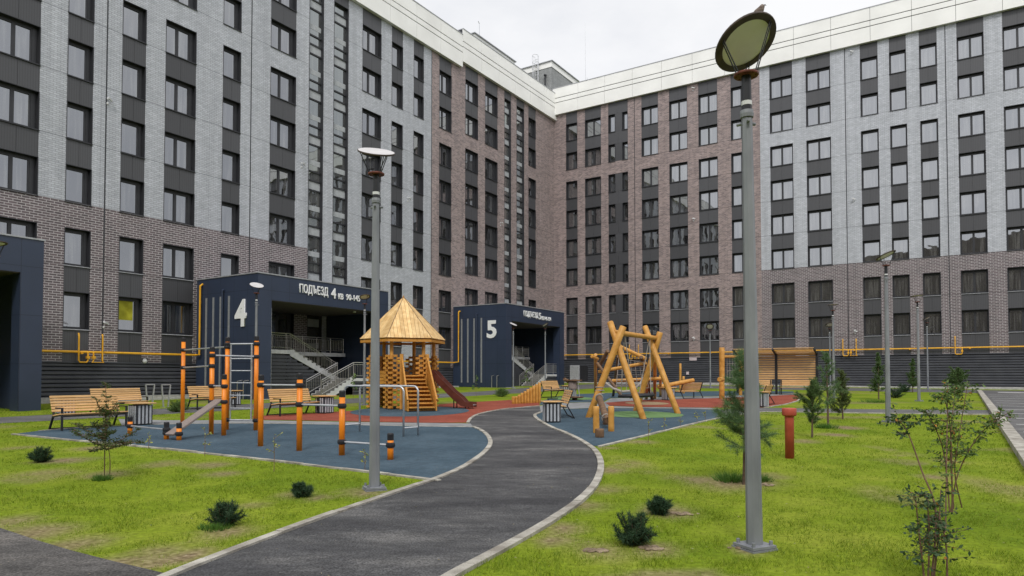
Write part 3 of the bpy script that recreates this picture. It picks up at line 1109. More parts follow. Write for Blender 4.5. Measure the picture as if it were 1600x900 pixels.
def section(name, label, t0, t1, rotz, dz, cols, zones, bounds, ext=None, joints=()):
    """t: metres along the wing from the inner corner; zones(t, z_is_upper) -> brick key; bounds: extra vertical joints where brick changes"""
    sgn_dir = DL if rotz == ROT_L else NL
    base = CORNER + sgn_dir * t0
    root = thing(name, label, 'building', (base.x, base.y, 0), rotz)
    zb, zp = 3.52 + dz, 29.5 + dz
    sill = [26.5 + dz - FLOOR * k for k in range(8)]
    zsplit = sill[5]
    WH = 1.8
    walls = {}

    def wall(ta, tb, za, zc):
        if tb - ta < 0.004:
            return
        cuts = [ta] + [b for b in bounds if ta + .01 < b < tb - .01] + [tb]
        for a, b in zip(cuts[:-1], cuts[1:]):
            zz = [za] + ([zsplit] if za + .01 < zsplit < zc - .01 else []) + [zc]
            for p, q in zip(zz[:-1], zz[1:]):
                k = zones((a + b) / 2, (p + q) / 2 > zsplit)
                walls.setdefault(k, MB()).box(a - t0, b - t0, 0.0, 0.37, p, q)
    edges = sorted([(c[0], c[1]) for c in cols])
    cur = t0
    for a, b in edges:
        wall(cur, a, zb, zp)
        cur = b
    wall(cur, t1, zb, zp)
    for c in cols:
        a, b, kind = c
        w = b - a
        x = a - t0
        if kind == 'stair':
            g = MB()
            gl = MB()
            bands = []
            zt = zp - 0.75
            add_panel(root, x, zt, w, 0.75)
            g.box(x, x + .05, 0.0, .36, zb, zt)
            g.box(x + w - .05, x + w, 0.0, .36, zb, zt)
            g.box(x + .05, x + w - .05, 0.0, .3, zt - .05, zt)
            gl.box(x + .05, x + w - .05, 0.25, 0.26, zb, zt - .05)
            z = zt - .05
            k = 0
            while z > zb + 1:
                # one storey: clear light, bar, white band, bar, clear light with the landing edge behind it, bar
                for dzb in (0.62, 1.26, 3.06):
                    g.box(x + .05, x + w - .05, 0.18, .28, z - dzb - .05, z - dzb + .05)
                bands += [(z - 1.20, .52), (z - 2.62, .34)]
                z -= FLOOR
                k += 1
            so = g.build('stair_window', M['frame'], root)
            gl.build('pane', M['stair_glass'], so)
            bm_ = {}
            for zz, hh in bands:
                if hh not in bm_:
                    bm_[hh] = MB().box(0, w - .1, 0.236, 0.248, 0, hh).mesh('landing_band')
                link('landing_band', bm_[hh], M['white_band'], so, (x + .05, 0, zz))
            continue
        for k in range(8):
            zs = sill[k]
            if kind == 'pair':
                w1 = 0.75
                add_window(root, x, zs, w1, WH, False, k >= 6)
                add_window(root, x + w - 0.62, zs, 0.62, WH, False, k >= 6)
                add_panel(root, x + w1, zs, w - w1 - 0.62, WH)
            else:
                add_window(root, x, zs, w, WH, kind == 'double', k >= 6, (.15 if kind == 'single' else .2) if rotz == ROT_L else 0.0)
            top = zp if k == 0 else sill[k - 1]
            if k in (2, 6):
                wall(a, b, zs + WH, top)
            else:
                add_panel(root, x, zs + WH, w, top - zs - WH)
        add_panel(root, x, zb, w, sill[7] - zb)
    nm = {'pale': 'pale_brick_wall', 'pink': 'pink_brick_wall', 'dark': 'dark_brick_wall'}
    cc = {'pale': PALE_C, 'pink': PINK_C, 'dark': DARK_C}
    for k, mb in walls.items():
        mt = brick_mat('%s_brick_%d' % (k, round(dz * 100)), *cc[k], sill[7], msize={'pale': .013, 'pink': .011, 'dark': .0165}[k], bw={'pale': .29, 'pink': .29, 'dark': .34}[k], rh={'pale': .10, 'pink': .105, 'dark': .118}[k], patch={'pale': .05, 'pink': .10, 'dark': .08}[k])
        mb.build(nm[k], mt, root)
    for tj in joints:
        jb = MB()
        jb.box(tj - t0 - .03, tj - t0 + .03, -.012, .01, zb, zp - .02)
        jb.build('movement_joint', M['frame'], root)
    # basement: horizontal slats in front of a dark gap
    L = t1 - t0
    e0, e1 = ext or (0, 0)
    lv = MB()
    z = 0.05
    while z < zb - 0.1:
        lv.add([(0, 0.03, z), (L, 0.03, z), (L, 0.03, z + .105), (0, 0.03, z + .105), (0, 0.09, z + .15), (L, 0.09, z + .15), (0, .09, z - .02), (L, .09, z - .02)],
               [(0, 1, 2, 3), (3, 2, 5, 4), (6, 7, 1, 0)])
        z += 0.2
    lv.box(0, L, -0.02, 0.1, zb - 0.07, zb)
    lo = lv.build('basement_slats', M['louvre'], root)
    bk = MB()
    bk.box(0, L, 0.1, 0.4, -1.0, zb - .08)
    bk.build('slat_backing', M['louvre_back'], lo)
    pl = MB()
    pl.box(0, L, -0.06, 0.095, -1.0, 0.035 + gz(base.y + sgn_dir.y * L * (1 if False else .5)) + 0.12)
    pl.build('plinth', M['concrete'], root)
    # body and roof
    co = MB()
    co.box(0.0 + e0, L + e1, 0.372, 12.0, -1.0, zp + 2.6)
    co.build('inner_walls_and_roof', M['core'], root)
    # white parapet in boards, with two open grooves
    pb = MB()
    n = max(1, int(round(L / 3.0)))
    for k in range(n):
        xa, xb = L * k / n, L * (k + 1) / n - 0.025
        pb.box(xa, xb, -0.30, -0.24, zp - .02, zp + 1.22)
        pb.box(xa, xb, -0.30, -0.24, zp + 1.29, zp + 1.70)
        pb.box(xa, xb, -0.30, -0.24, zp + 1.77, zp + 2.80)
    pb.box(0, L, -0.24, 0.3, zp + 0.0, zp + .04)
    po = pb.build('parapet', M['parapet'], root)
    gb = MB()
    gb.box(0.01, L - .01, -0.225, 0.301, zp + .05, zp + 2.8)
    gb.build('parapet_backing', M['frame'], po)
    cp = MB()
    cp.box(0, L, -0.33, 0.45, zp + 2.8, zp + 2.87)
    cp.build('coping', M['coping'], po)
    return root


left_cols = [(-59.5, -57.7, 'double'), (-55.6, -54.4, 'single'), (-53.2, -52.0, 'single'),
             (-50.75, -48.94, 'double'), (-47.77, -46.58, 'single'), (-45.20, -43.96, 'single'), (-42.90, -41.11, 'double'), (-39.43, -38.23, 'single'), (-36.12, -34.14, 'double'),
             (-33.08, -31.82, 'stair'), (-30.94, -29.56, 'stair'), (-28.22, -26.27, 'double'), (-25.14, -23.89, 'single'), (-22.62, -21.40, 'single'), (-19.41, -17.76, 'double')]
sec_left = section('apartment_building', 'tall pale grey brick wing on the left with a dark brick base', -62.0, -16.55, ROT_L, -1.05, left_cols,
                   lambda t, up: 'pink' if t > -20.4 else ('pale' if (up or t > -31.82) else 'dark'), [-20.4, -33.08, -31.82], joints=(-45.95, -37.51, -20.4))
sec_mid = section('apartment_building', 'pinkish brown brick corner section on the left wing above the porch numbered 5', -16.55, 0.3, ROT_L, -0.52,
                  [(-15.81, -13.90, 'double'), (-12.80, -10.77, 'double'), (-9.62, -8.44, 'stair'), (-7.47, -6.04, 'stair'), (-5.24, -3.81, 'single')],
                  lambda t, up: 'pink', [], ext=(0, -0.38))
sec_n1 = section('apartment_building', 'pinkish brown brick half of the right wing beside the inner corner', 0.0, 21.19, ROT_N, 0.0,
                 [(1.45, 2.78, 'single'), (3.67, 5.49, 'double'), (6.31, 8.44, 'pair'), (9.89, 11.61, 'double'), (12.73, 14.52, 'double'), (15.59, 17.38, 'double'), (18.61, 20.41, 'double')],
                 lambda t, up: 'pink', [], ext=(0.38, 0), joints=(9.15,))
sec_n2 = section('apartment_building', 'pale grey brick half of the right wing beside the car park', 21.19, 54.0, ROT_N, 0.0,
                 [(22.04, 23.96, 'double'), (25.06, 27.02, 'double'), (29.31, 30.62, 'single'), (31.45, 32.66, 'single'), (33.57, 34.79, 'single'), (36.11, 37.86, 'double'), (39.04, 40.9, 'double'),
                  (42.2, 43.5, 'single'), (44.4, 45.7, 'single'), (47, 48.8, 'double'), (50, 51.8, 'double')],
                 lambda t, up: 'pale' if up else 'dark', [], joints=(28.16, 35.35))


# the one yellow blind, in a ground floor window of the left wing
yb_ = MB()
yb_.box(.13, .90, .292, .300, .62, 1.64)
M['yellow_blind'] = noise_mat('yellow_blind', (0.30, 0.28, 0.01), (0.46, 0.44, 0.03), 2.5, 0.7)
for w_ in sec_left.children:
    if w_.name.startswith('window') and abs(w_.location.x - (62.0 - 45.20)) < .02 and abs(w_.location.z - (26.5 - 1.05 - FLOOR * 7)) < .02:
        yb_.build('blind', M['yellow_blind'], w_)

# rooftop structures
def roof_house(root, x0, x1, y0, y1, z0, z1, mat, trim):
    mb = MB()
    mb.box(x0, x1, y0, y1, z0, z1 - 0.7)
    o = mb.build('roof_house', mat, root)
    t = MB()
    t.box(x0 - .06, x1 + .06, y0 - .06, y1 + .06, z1 - .7, z1 - .08)
    t.build('trim', trim, o)
    c = MB()
    c.box(x0 - .2, x1 + .2, y0 - .2, y1 + .2, z1 - .08, z1)
    c.build('roof_edge', M['coping'], o)
    return o


M['grey_brick'] = brick_mat('grey_roof_brick', (0.27, 0.28, 0.28), (0.22, 0.23, 0.23), (0.32, 0.33, 0.33), 0.0)
# low white house behind the middle parapet (coordinates of the middle section)
roof_house(sec_mid, 7.6, 14.9, 4.0, 9.0, 31.0, 35.8, M['parapet'], M['parapet'])
# stair head behind the corner, in the coordinates of the right wing: x along the wing, y inward
rh = roof_house(sec_n1, -9.0, -1.6, 2.3, 8.5, 31.5, 36.8, M['grey_brick'], M['parapet'])
rl = MB()
lx, ly = -3.6, 2.1
for s in (0, 0.45):
    rl.tube((lx + s, ly, 32.0), (lx + s, ly, 37.6), 0.03, n=6)
for k in range(18):
    rl.tube((lx, ly, 32.2 + .3 * k), (lx + .45, ly, 32.2 + .3 * k), 0.018, n=6)
for k in range(5):
    zz = 34.6 + .75 * k
    rl.path([(lx, ly, zz), (lx - .12, ly - .4, zz), (lx + .22, ly - .75, zz), (lx + .57, ly - .4, zz), (lx + .45, ly, zz)], 0.022, 6)
for p in ((lx - .12, ly - .4), (lx + .22, ly - .75), (lx + .57, ly - .4)):
    rl.tube((p[0], p[1], 34.6), (p[0], p[1], 37.6), 0.022, n=6)
rl.build('caged_ladder', M['bar_steel'], rh)
vp = MB()
vp.tube((-2.3, 2.1, 31.5), (-2.3, 2.1, 35.2), 0.09, n=8)
vp.lathe([(0.02, 35.2), (.17, 35.2), (.17, 35.32), (.03, 35.36)], 10, Matrix.Translation((-2.3, 2.1, 0)))
vp.build('vent_stack', M['black_steel'], rh)
an = MB()
an.path([(3.15, 1.2, 32.2), (3.15, 1.2, 35.5), (3.13, 1.2, 39.3)], [0.03, 0.022, 0.01], 6)
an.tube((3.35, 1.2, 32.2), (3.35, 1.2, 33.3), 0.03, n=6)
an.build('antenna', M['bar_steel'], sec_n1)
an = MB()
an.path([(8.3, 3.9, 35.7), (8.3, 3.9, 37.0), (8.12, 3.9, 37.2)], 0.035, 6)
an.build('antenna', M['bar_steel'], sec_mid)
vl = MB()
vt = 1.9
for k in range(9):
    vl.box(vt + .03, vt + 1.05, -0.12, -0.02, 1.05 + .2 * k + .015, 1.05 + .2 * k + .18)
vl.box(vt, vt + 1.08, -0.10, 0.02, 1.02, 2.9)
vl.build('vent_shutter', M['vent'], sec_n1)
dk = MB()
dk.box(vt + 1.2, vt + 2.0, -0.05, 0.05, 1.15, 2.85)
dk.box(vt + 1.12, vt + 2.08, -0.06, 0.04, 1.0, 1.14)
dk.build('basement_hatch', M['louvre_back'], sec_n1)

# block added behind the camera to darken the lower panes, only ever seen mirrored
ob = thing('reflected_block', 'unseen dark brick block added on the other side of the courtyard mirrored in the window panes', 'building', (12, -42, 0), 0)
mb = MB()
mb.box(-170, 75, -12, 0, -2, 31)
mb.build('wall', brick_mat('opposite_brick', (0.2, 0.16, 0.15), (0.15, 0.12, 0.12), (0.3, 0.27, 0.26), 0.0), ob)

# ------------------------------------------------------------------ entrance porches


def text_mesh(name, body, width, height, depth=0.035, bold=0.0):
    cu = bpy.data.curves.new(name, 'FONT')
    cu.body = body
    cu.size = 1.0
    cu.extrude = 0.05
    cu.offset = bold
    cu.resolution_u = 3
    o = bpy.data.objects.new(name, cu)
    COL.objects.link(o)
    me = bpy.data.meshes.new_from_object(o.evaluated_get(bpy.context.evaluated_depsgraph_get()))
    bpy.data.objects.remove(o)
    bpy.data.curves.remove(cu)
    me.name = name
    n = len(me.vertices)
    co = np.empty(n * 3, dtype=np.float32)
    me.vertices.foreach_get('co', co)
    co = co.reshape(-1, 3)
    mn, mxx = co.min(0), co.max(0)
    co = (co - mn) / np.maximum(mxx - mn, 1e-6)
    # upright on a wall: x across, z up, y towards the back
    res = np.stack([co[:, 0] * width, -co[:, 2] * depth, co[:, 1] * height], -1)
    me.vertices.foreach_set('co', res.astype(np.float32).ravel())
    me.update()
    return me


def railing(root, pts, h=0.95, name='railing', gap=0.14, rails=(0.0,)):
    """steel hand rail along a 3D line with posts and thin uprights"""
    mb = MB()
    P = [Vector(p) for p in pts]
    up = Vector((0, 0, 1))
    mb.path([p + up * h for p in P], 0.026, 6)
    mb.path([p + up * (h - .12) for p in P], 0.016, 6)
    mb.path([p + up * .14 for p in P], 0.016, 6)
    for a, b in zip(P[:-1], P[1:]):
        L = (b - a).length
        n = max(1, int(L / gap))
        for k in range(n + 1):
            q = a.lerp(b, k / n)
            if k % 8 == 0 or k == n:
                mb.tube(q, q + up * h, 0.024, n=6)
            else:
                mb.tube(q + up * .14, q + up * (h - .12), 0.011, n=4)
    return mb.build(name, M['steel'], root)


def stair_flight(root, x0, z0, n, run, rise, y0, y1):
    """steps rising along +x (run > 0) or -x (run < 0), with pale stringers"""
    st = MB()
    for k in range(n):
        xa, xb = sorted((x0 + run * k, x0 + run * (k + 1)))
        st.box(xa, xb, y0 + .08, y1 - .08, z0 + rise * (k + 1) - rise * 0.9, z0 + rise * (k + 1))
    s = st.build('stairs', M['stone_step'], root)
    sg = MB()
    for ys in (y0, y1 - .08):
        poly = [(x0 - run * .3, z0 - .02)]
        for k in range(n):
            poly += [(x0 + run * k, z0 + rise * k + .03), (x0 + run * k, z0 + rise * (k + 1) + .03)]
        poly += [(x0 + run * n, z0 + rise * n + .03), (x0 + run * n, z0 + rise * n - .32), (x0 + run * .6, z0 - .12)]
        Mx = Matrix(((1, 0, 0, 0), (0, 0, 1, ys), (0, 1, 0, 0), (0, 0, 0, 1)))
        sg.prism(poly, 0, 0.08, Mx)
    sg.build('stringer', M['pale_slab'], s)
    return s


def porch(label, t, ztop, number=None, texts=(), depth=5.35, L=9.75, stair=True):
    q = fl(t, depth)
    zg = q.z
    r = thing('entrance_porch', label, 'porch', (q.x, q.y, zg), ROT_L)
    H = ztop - zg
    zo = H - 1.34                      # top of the opening
    a = MB()
    a.box(0, L, 0, depth - .02, zo, H)                          # lintel and roof
    a.box(0, 0.85, 0, 0.7, -0.4, zo)                            # left pier
    a.box(0, 0.3, 0.7, depth - .02, -0.4, zo)                   # left side wall
    a.box(8.95, L, 0, 0.7, -0.4, zo)
    a.box(9.45, L, 0.7, depth - .02, -0.4, zo)
    a.build('portal', M['navy'], r)
    c = MB()
    c.box(-.04, L + .04, -.04, depth - .02, H, H + .06)
    c.build('coping', M['coping'], r)
    s = MB()
    s.box(.86, 8.94, .05, depth - .1, zo - .03, zo - .002)
    s.build('soffit', M['soffit'], r)
    p = MB()
    p.box(.88, 1.06, .25, .43, 0, zo - .4)
    p.build('pillar', M['pale_slab'], r)
    bs = MB()
    bs.box(0, L, -.25, depth, -.4, .03)
    bs.build('floor_slab', M['concrete'], r)
    if stair:
        # landings
        ld = MB()
        ld.box(.86, 3.6, 1.8, depth - .06, 2.50, 2.72)
        ld.box(3.6, 9.44, 3.5, depth - .06, 2.50, 2.72)
        ld.box(7.1, 9.44, .32, 3.3, 0.92, 1.1)
        ld.build('landing', M['pale_slab'], r)
        stair_flight(r, 5.0, 0.03, 7, 0.30, 0.153, 0.3, 1.65)
        stair_flight(r, 7.1, 1.1, 11, -0.318, 0.1473, 1.85, 3.3)
        lw = MB()
        for k in range(13):
            z = .05 + .2 * k
            x1 = 7.1 - max(0, (z - .85)) / .1473 * .318 - .4
            x1 = min(6.6, x1)
            if x1 > 1.2:
                lw.box(.9, x1, 1.86, 1.92, z, z + .15)
        lw.box(.9, 3.4, 1.93, 1.98, 0, 2.45)
        lw.prism([(3.4, 0), (6.9, 0), (6.9, .6), (3.5, 2.4)], 0, .05, Matrix(((1, 0, 0, 0), (0, 0, 1, 1.93), (0, 1, 0, 0), (0, 0, 0, 1))))
        lw.build('under_stair_slats', M['louvre'], r)
        lw = MB()
        for k in range(5):
            lw.box(7.1, 9.44, .36, .42, .05 + .18 * k, .05 + .18 * k + .13)
        lw.build('under_landing_slats', M['louvre'], r)
        railing(r, [(1.0, 1.86, 2.72), (3.6, 1.86, 2.72)])
        railing(r, [(3.6, 1.86, 2.72), (7.1, 1.86, 1.1)])
        railing(r, [(3.7, 3.55, 2.72), (9.3, 3.55, 2.72)])
        railing(r, [(4.6, .33, .05), (7.1, .33, 1.1)])
        railing(r, [(4.6, 1.62, .05), (7.0, 1.62, 1.1)])
        railing(r, [(7.15, .36, 1.1), (9.35, .36, 1.1)])
    dr = MB()
    dr.box(4.2, 5.3, depth - .14, depth - .05, 2.74, 4.95)
    do = dr.build('entrance_door', M['frame'], r)
    dg = MB()
    dg.box(4.32, 4.7, depth - .155, depth - .14, 3.0, 4.8)
    dg.box(4.8, 5.18, depth - .155, depth - .14, 3.0, 4.8)
    dg.build('door_glass', M['stair_glass'], do)
    # side wall: four grey strips, a dark drain, number
    if number:
        for sy in (0.92, 1.56, 2.20, 2.94):
            g = MB()
            g.box(-.03, -.002, depth - sy - .07, depth - sy + .07, .4, H - 1.05)
            g.build('wall_strip', M['strip'], r)
        g = MB()
        g.path([(-.02, depth - 2.5, H - .7), (-.12, depth - 2.5, H - .75), (-.12, depth - 2.5, .2)], .055, 8)
        g.build('drain_pipe', M['navy'], r)
        me = text_mesh('number_' + number, number, 0.95, 1.45, .06, 0.03)
        link('door_number', me, M['letter'], r, (-.004, depth - 3.5, H - 2.75), (0, 0, -math.pi / 2))
        vb = MB()
        for k in range(2):
            y = 0.65 + .5 * k
            vb.path([(-.35, y, 0), (-.35, y, .95), (-.05, y, 1.0)], .03, 6)
        vb.build('hand_hoop', M['steel'], r)
    for body, x0, z0, w, h, bold in texts:
        me = text_mesh('lettering', body, w, h, .05, bold)
        link('lettering', me, M['letter'], r, (x0, -.004, z0 - zg))
    lm = MB()
    lm.lathe([(0.01, 0), (.1, 0), (.1, .06), (.06, .09)], 10, rot_m((7.4, .6, zo - .12)))
    lm.build('soffit_lamp', M['cam_white'], r)
    return r


porch('dark navy entrance porch with a big white 4 on its side and a stair inside', -40.89, 7.12, '4',
      (('ПОДЪЕЗД', 2.66, 6.27, 2.05, .60, .012), ('4', 4.95, 6.27, .36, .60, .02), ('кв', 5.50, 6.27, .38, .34, .012), ('90-145', 6.12, 6.27, 1.12, .36, .012)))
porch('dark navy entrance porch with a big white 5 on its side in the inner corner', -17.47, 7.60, '5',
      (('ПОДЪЕЗД', 2.66, 6.68, 2.35, .58, .012), ('5', 5.15, 6.68, .36, .58, .02), ('кв', 5.62, 6.66, .42, .34, .012), ('146-194', 6.16, 6.66, 1.10, .34, .012)))
porch('dark navy entrance porch cut by the left edge of the photo', -60.65, 7.12, stair=False)

# gas pipes on the walls
pr = 0.055


def pipe_thing(label, rotz, base, runs, risers=(), rz=0):
    r = thing('gas_pipe', label, 'pipe', base, rotz, 'yellow gas pipes along the walls')
    mb = MB()
    for ln in runs:
        mb.path(ln, pr, 8)
        for p, q in zip(ln[:-1], ln[1:]):
            Lp = (Vector(q) - Vector(p)).length
            for k in range(1, int(Lp / 4)):
                c = Vector(p).lerp(Vector(q), k * 4 / Lp)
                mb.box(c.x - .05, c.x + .05, c.y - .09, c.y + .18, c.z - .1, c.z - .04)
    mb.build('main_run', M['yellow'], r)
    for x, z, w in risers:
        rb = MB()
        y = -.26
        rb.path([(x, y + .05, z + .9), (x, y, z + .75), (x, y, z - .42), (x + .06, y, z - .5), (x + w - .06, y, z - .5), (x + w, y, z - .42), (x + w, y, z - .05), (x + w, y + .06, z)], .038, 8)
        rb.box(x + w - .07, x + w + .07, y - .07, y + .07, z - .32, z - .2)
        rb.build('riser', M['yellow'], r)
    return r


q = CORNER + DL * -51
pipe_thing('yellow gas pipe on the left wing running to the porch numbered 4', ROT_L, (q.x, q.y, 0),
           [[(-4, -.2, 2.93), (9.95, -.2, 2.93), (9.95, -.55, 2.95), (9.95, -.55, 6.75), (10.08, -.55, 6.86), (10.2, -.55, 6.86)]],
           [(3.85, 2.93, .42), (4.95, 2.93, -.42)])
q = CORNER + DL * -31.2
pipe_thing('yellow gas pipe between the playhouse and the porch numbered 5', ROT_L, (q.x, q.y, 0),
           [[(0.1, -.2, 2.90), (13.5, -.2, 2.90), (13.5, -.75, 2.95), (13.5, -.75, 7.1), (13.62, -.75, 7.2), (13.8, -.75, 7.2)]])
q = CORNER
pipe_thing('yellow gas pipe running the whole length of the right wing', ROT_N, (q.x, q.y, 0),
           [[(0.6, -.2, 3.96), (53.5, -.2, 3.96)]],
           [(8.6, 3.96, .35), (9.55, 3.96, -.35), (27.75, 3.96, .4), (28.75, 3.96, -.4), (35.65, 3.96, .45)])


# cameras and small fittings on the facades
def wall_camera(label, wing, t, z, back=False):
    rotz = ROT_L if wing == 'L' else ROT_N
    p = CORNER + (DL if wing == 'L' else NL) * t
    r = thing('security_camera', label, 'camera', (p.x, p.y, z), rotz, 'small white cameras on the walls')
    r.scale = (.62, .62, .62)
    b = MB()
    b.box(-.06, .06, -.06, .0, -.08, .08)
    b.path([(0, -.06, 0), (0, -.2, 0), (.06, -.26, -.1)], .025, 6)
    b.build('bracket', M['cam_white'], r)
    c = MB()
    Mx = rot_m((.1, -.3, -.14), 0.5, 0, 0.25)
    c.box(-.22, .2, -.055, .055, -.05, .06, Mx)
    c.box(-.26, -.22, -.045, .045, -.045, .045, Mx)
    c.box(-.28, .24, -.065, .065, .06, .075, Mx)
    c.build('camera_body', M['cam_white'], r)
    d = MB()
    d.lathe([(.02, -.52), (.075, -.5), (.09, -.42), (.085, -.34), (.02, -.33)], 10)
    d.build('dome', M['cam_white'], r)


def wall_tz(px, py, wing):
    d = ray(px, py)
    ax = DL if wing == 'L' else NL
    det = d.x * (-ax.y) - (-ax.x) * d.y
    t = (CORNER.x * (-ax.y) - (-ax.x) * CORNER.y) / det
    s = (d.x * CORNER.y - d.y * CORNER.x) / det
    return s, EYE + t * d.z


for lb, w, px, py in (('white camera on the far left pale pier between window columns', 'L', 168, 154),
                      ('white camera on the pale pier left of the first stair strip', 'L', 471, 255),
                      ('white camera on the pale pier behind the left lamp head', 'L', 637, 309),
                      ('white camera on the brown pier beside the far stair strips', 'L', 782, 348),
                      ('white camera at the top of the brown right wing near the lamp', 'N', 1083, 137),
                      ('white camera just under the parapet of the pale right wing', 'N', 1330, 80),
                      ('white camera halfway up the pale right wing', 'N', 1333, 310),
                      ('white camera on the brown right wing left of the lamp pole', 'N', 1084, 341),
                      ('white camera low on the brown right wing above the gas pipe', 'N', 1084, 527),
                      ('white camera low on the dark brick of the right wing', 'N', 1336, 516),
                      ('white camera on the dark brick above the twin gas risers at left', 'L', 162, 503)):
    t, z = wall_tz(px, py, w)
    wall_camera(lb, w, t, z)
for lb, px, py, w in (('small pale sign on the slatted basement of the right wing', 1083, 561, .7), ('small reddish notice low on the slatted basement', 1074.5, 583, .25)):
    t, z = wall_tz(px, py, 'N')
    p = CORNER + NL * t
    mb = MB()
    mb.box(-w / 2, w / 2, -.04, .0, -.14, .14)
    tag(mb.build('wall_sign', M['sign'], None, loc=(p.x, p.y, z), rot=(0, 0, ROT_N)), lb, 'sign')
t, z = wall_tz(226, 564, 'L')
p = CORNER + DL * t
lp = thing('wall_light', 'round white wall lamp on the slatted basement at left', 'lamp', (p.x, p.y, z), ROT_L)
mb = MB()
mb.lathe([(.01, 0), (.13, 0), (.13, .05), (.09, .1), (.02, .12)], 14, rot_m((0, 0.02, 0), 0, math.pi / 2))
mb.build('lamp_cover', M['cam_white'], lp)
mb = MB()
mb.box(-.15, .15, -.015, .025, -.15, .15)
mb.build('back_plate', M['black_steel'], lp)

# ------------------------------------------------------------------ street lamps


def lamp(label, px, py, H, disc_d, tilt, lean=0.0, pos=None, pole_r=(0.078, 0.05), nside=8, foot=True):
    p = gp(px, py) if pos is None else Vector(pos)
    r = thing('street_lamp', label, 'street lamp', p, 0.4, 'street lamps with a tilted disc')
    r.rotation_euler = (0, lean, 0.4)
    zr = H - 0.72
    m = MB()
    m.path([(0, 0, 0), (0, 0, zr)], list(pole_r), nside)
    m.build('pole', M['galv'], r)
    if foot:
        f = MB()
        f.box(-.14, .14, -.14, .14, 0.02, 0.045)
        for a in (-.105, .105):
            for b in (-.105, .105):
                f.tube((a, b, .04), (a, b, .085), .018, n=6)
        f.box(-.15, .15, -.15, .15, -.05, .015)
        f.build('base_plate', M['galv'], r)
    c = MB()
    c.lathe([(pole_r[1] + .012, zr - .02), (pole_r[1] + .016, zr + .015), (pole_r[1] + .012, zr + .05)], 12)
    for k in range(3):
        a = k * 2.1
        c.tube((math.cos(a) * .05, math.sin(a) * .05, zr - .07), (math.cos(a) * .1, math.sin(a) * .1, zr - .07), .016, n=6)
    c.build('collar', M['galv'], r)
    m = MB()
    m.path([(0, 0, zr + .04), (0, 0, H - .32)], [pole_r[1] * .98, pole_r[1] * .9], 12)
    m.build('mast_head', M['black_steel'], r)
    w = MB()
    w.lathe([(pole_r[1] * 1.01, zr + .10), (pole_r[1] * 1.02, zr + .14)], 12)
    w.build('white_ring', M['cam_white'], r)
    fl_ = MB()
    R0 = .115
    fl_.lathe([(.03, H - .33), (R0, H - .33), (R0 + .004, H - .32), (R0, H - .308), (.03, H - .308)], 20)
    for k in range(8):
        a = k * math.pi / 4
        fl_.tube((math.cos(a) * R0 * .8, math.sin(a) * R0 * .8, H - .336), (math.cos(a) * R0 * .8, math.sin(a) * R0 * .8, H - .30), .010, n=6)
    fl_.build('flange', M['rust'], r)
    cdir = (Vector((0, 0, EYE)) - (p + Vector((0, 0, H)))).normalized()
    up = (Vector((0, 0, 1)) - cdir * cdir.z).normalized()
    rt = cdir.cross(up) * -1
    asp, ang = tilt
    N = cdir * asp + (rt * math.sin(R(ang)) + up * math.cos(R(ang))) * math.sqrt(1 - asp * asp)
    N.rotate(Matrix.Rotation(-0.4, 3, 'Z'))
    quat = N.to_track_quat('Z', 'Y')
    rad = disc_d / 2
    Mx = Matrix.Translation((0, 0, H)) @ quat.to_matrix().to_4x4()
    d = MB()
    d.lathe([(rad * .78, -.012), (rad * .985, -.012), (rad, -.004), (rad, .006), (rad * .985, .012), (.02, .02)], 40, Mx, cap=False)
    dd = d.build('disc', M['disc_rim'], r)
    t = MB()
    t.lathe([(rad * .97, .0135), (rad * .9, .0165), (.001, .0215)], 40, Mx, cap=False)
    t.build('reflector_top', M['disc_top'], dd)
    g = MB()
    g.lathe([(.001, -.004), (rad * .79, -.004), (rad * .79, .004), (.001, .004)], 40, Mx)
    g.build('diffuser', M['diffuser'], dd)
    for k in range(3):
        a = 2 * math.pi * k / 3 + .95
        s = MB()
        for da in (-.09, .09):
            p0 = Vector((math.cos(a + da * 1.8) * R0 * .9, math.sin(a + da * 1.8) * R0 * .9, H - .305))
            hd = Vector((math.cos(a + da * .5), math.sin(a + da * .5), 0))
            hd = (hd - N * hd.dot(N)).normalized()
            p1 = Vector((0, 0, H)) + hd * rad * .88 - N * .012
            s.bar(p0, p1, .009, .009)
        s.build('strut', M['black_steel'], r)
    return r


lamp('nearest street lamp with a bird perched on its big tilted disc', 1179, 857, 4.905, .63, (-.68, -36), -0.010)
lamp('street lamp with a white topped disc beside the blue exercise pad on the left lawn', 585, 765, 4.82, .53, (.16, 2.5), 0.0)
lamp('street lamp with a pale disc in front of the white number 4', 399, 0, 5.0, .55, (.35, 8), pos=gp(399, 640), pole_r=(.06, .045))
lamp('street lamp with a sandy disc under the porch lettering left of the playhouse', 569, 0, 4.85, .5, (-.45, -10), pos=gp(569, 633), pole_r=(.06, .045))
lamp('thin street lamp beside the left edge of the porch numbered 5', 802, 607, 5.0, .62, (.2, 22), pole_r=(.06, .045))
lamp('thin street lamp in front of the stair of the porch numbered 5', 852, 605.5, 5.1, .62, (-.25, -30), pole_r=(.06, .045))
lamp('thin street lamp with a round sandy disc behind the log swing', 1110, 606, 4.9, .62, (-.7, 0), pole_r=(.06, .045))
lamp('thinner of two adjoining street lamps right of the slatted shelter', 1297.5, 606.5, 5.0, .62, (-.5, -5), pole_r=(.06, .045))
lamp('thicker of two adjoining street lamps right of the slatted shelter', 1303, 622, 5.1, .62, (-.05, 0), pole_r=(.075, .05))
lamp('street lamp with a disc tilted to the right in the middle of the right lawn', 1388, 660, 5.2, .62, (-.2, -25), pole_r=(.08, .05))
lamp('street lamp with an edge-on reddish disc in front of the dark brick wall', 1436, 627, 5.25, .62, (-.08, -5), pole_r=(.075, .05))
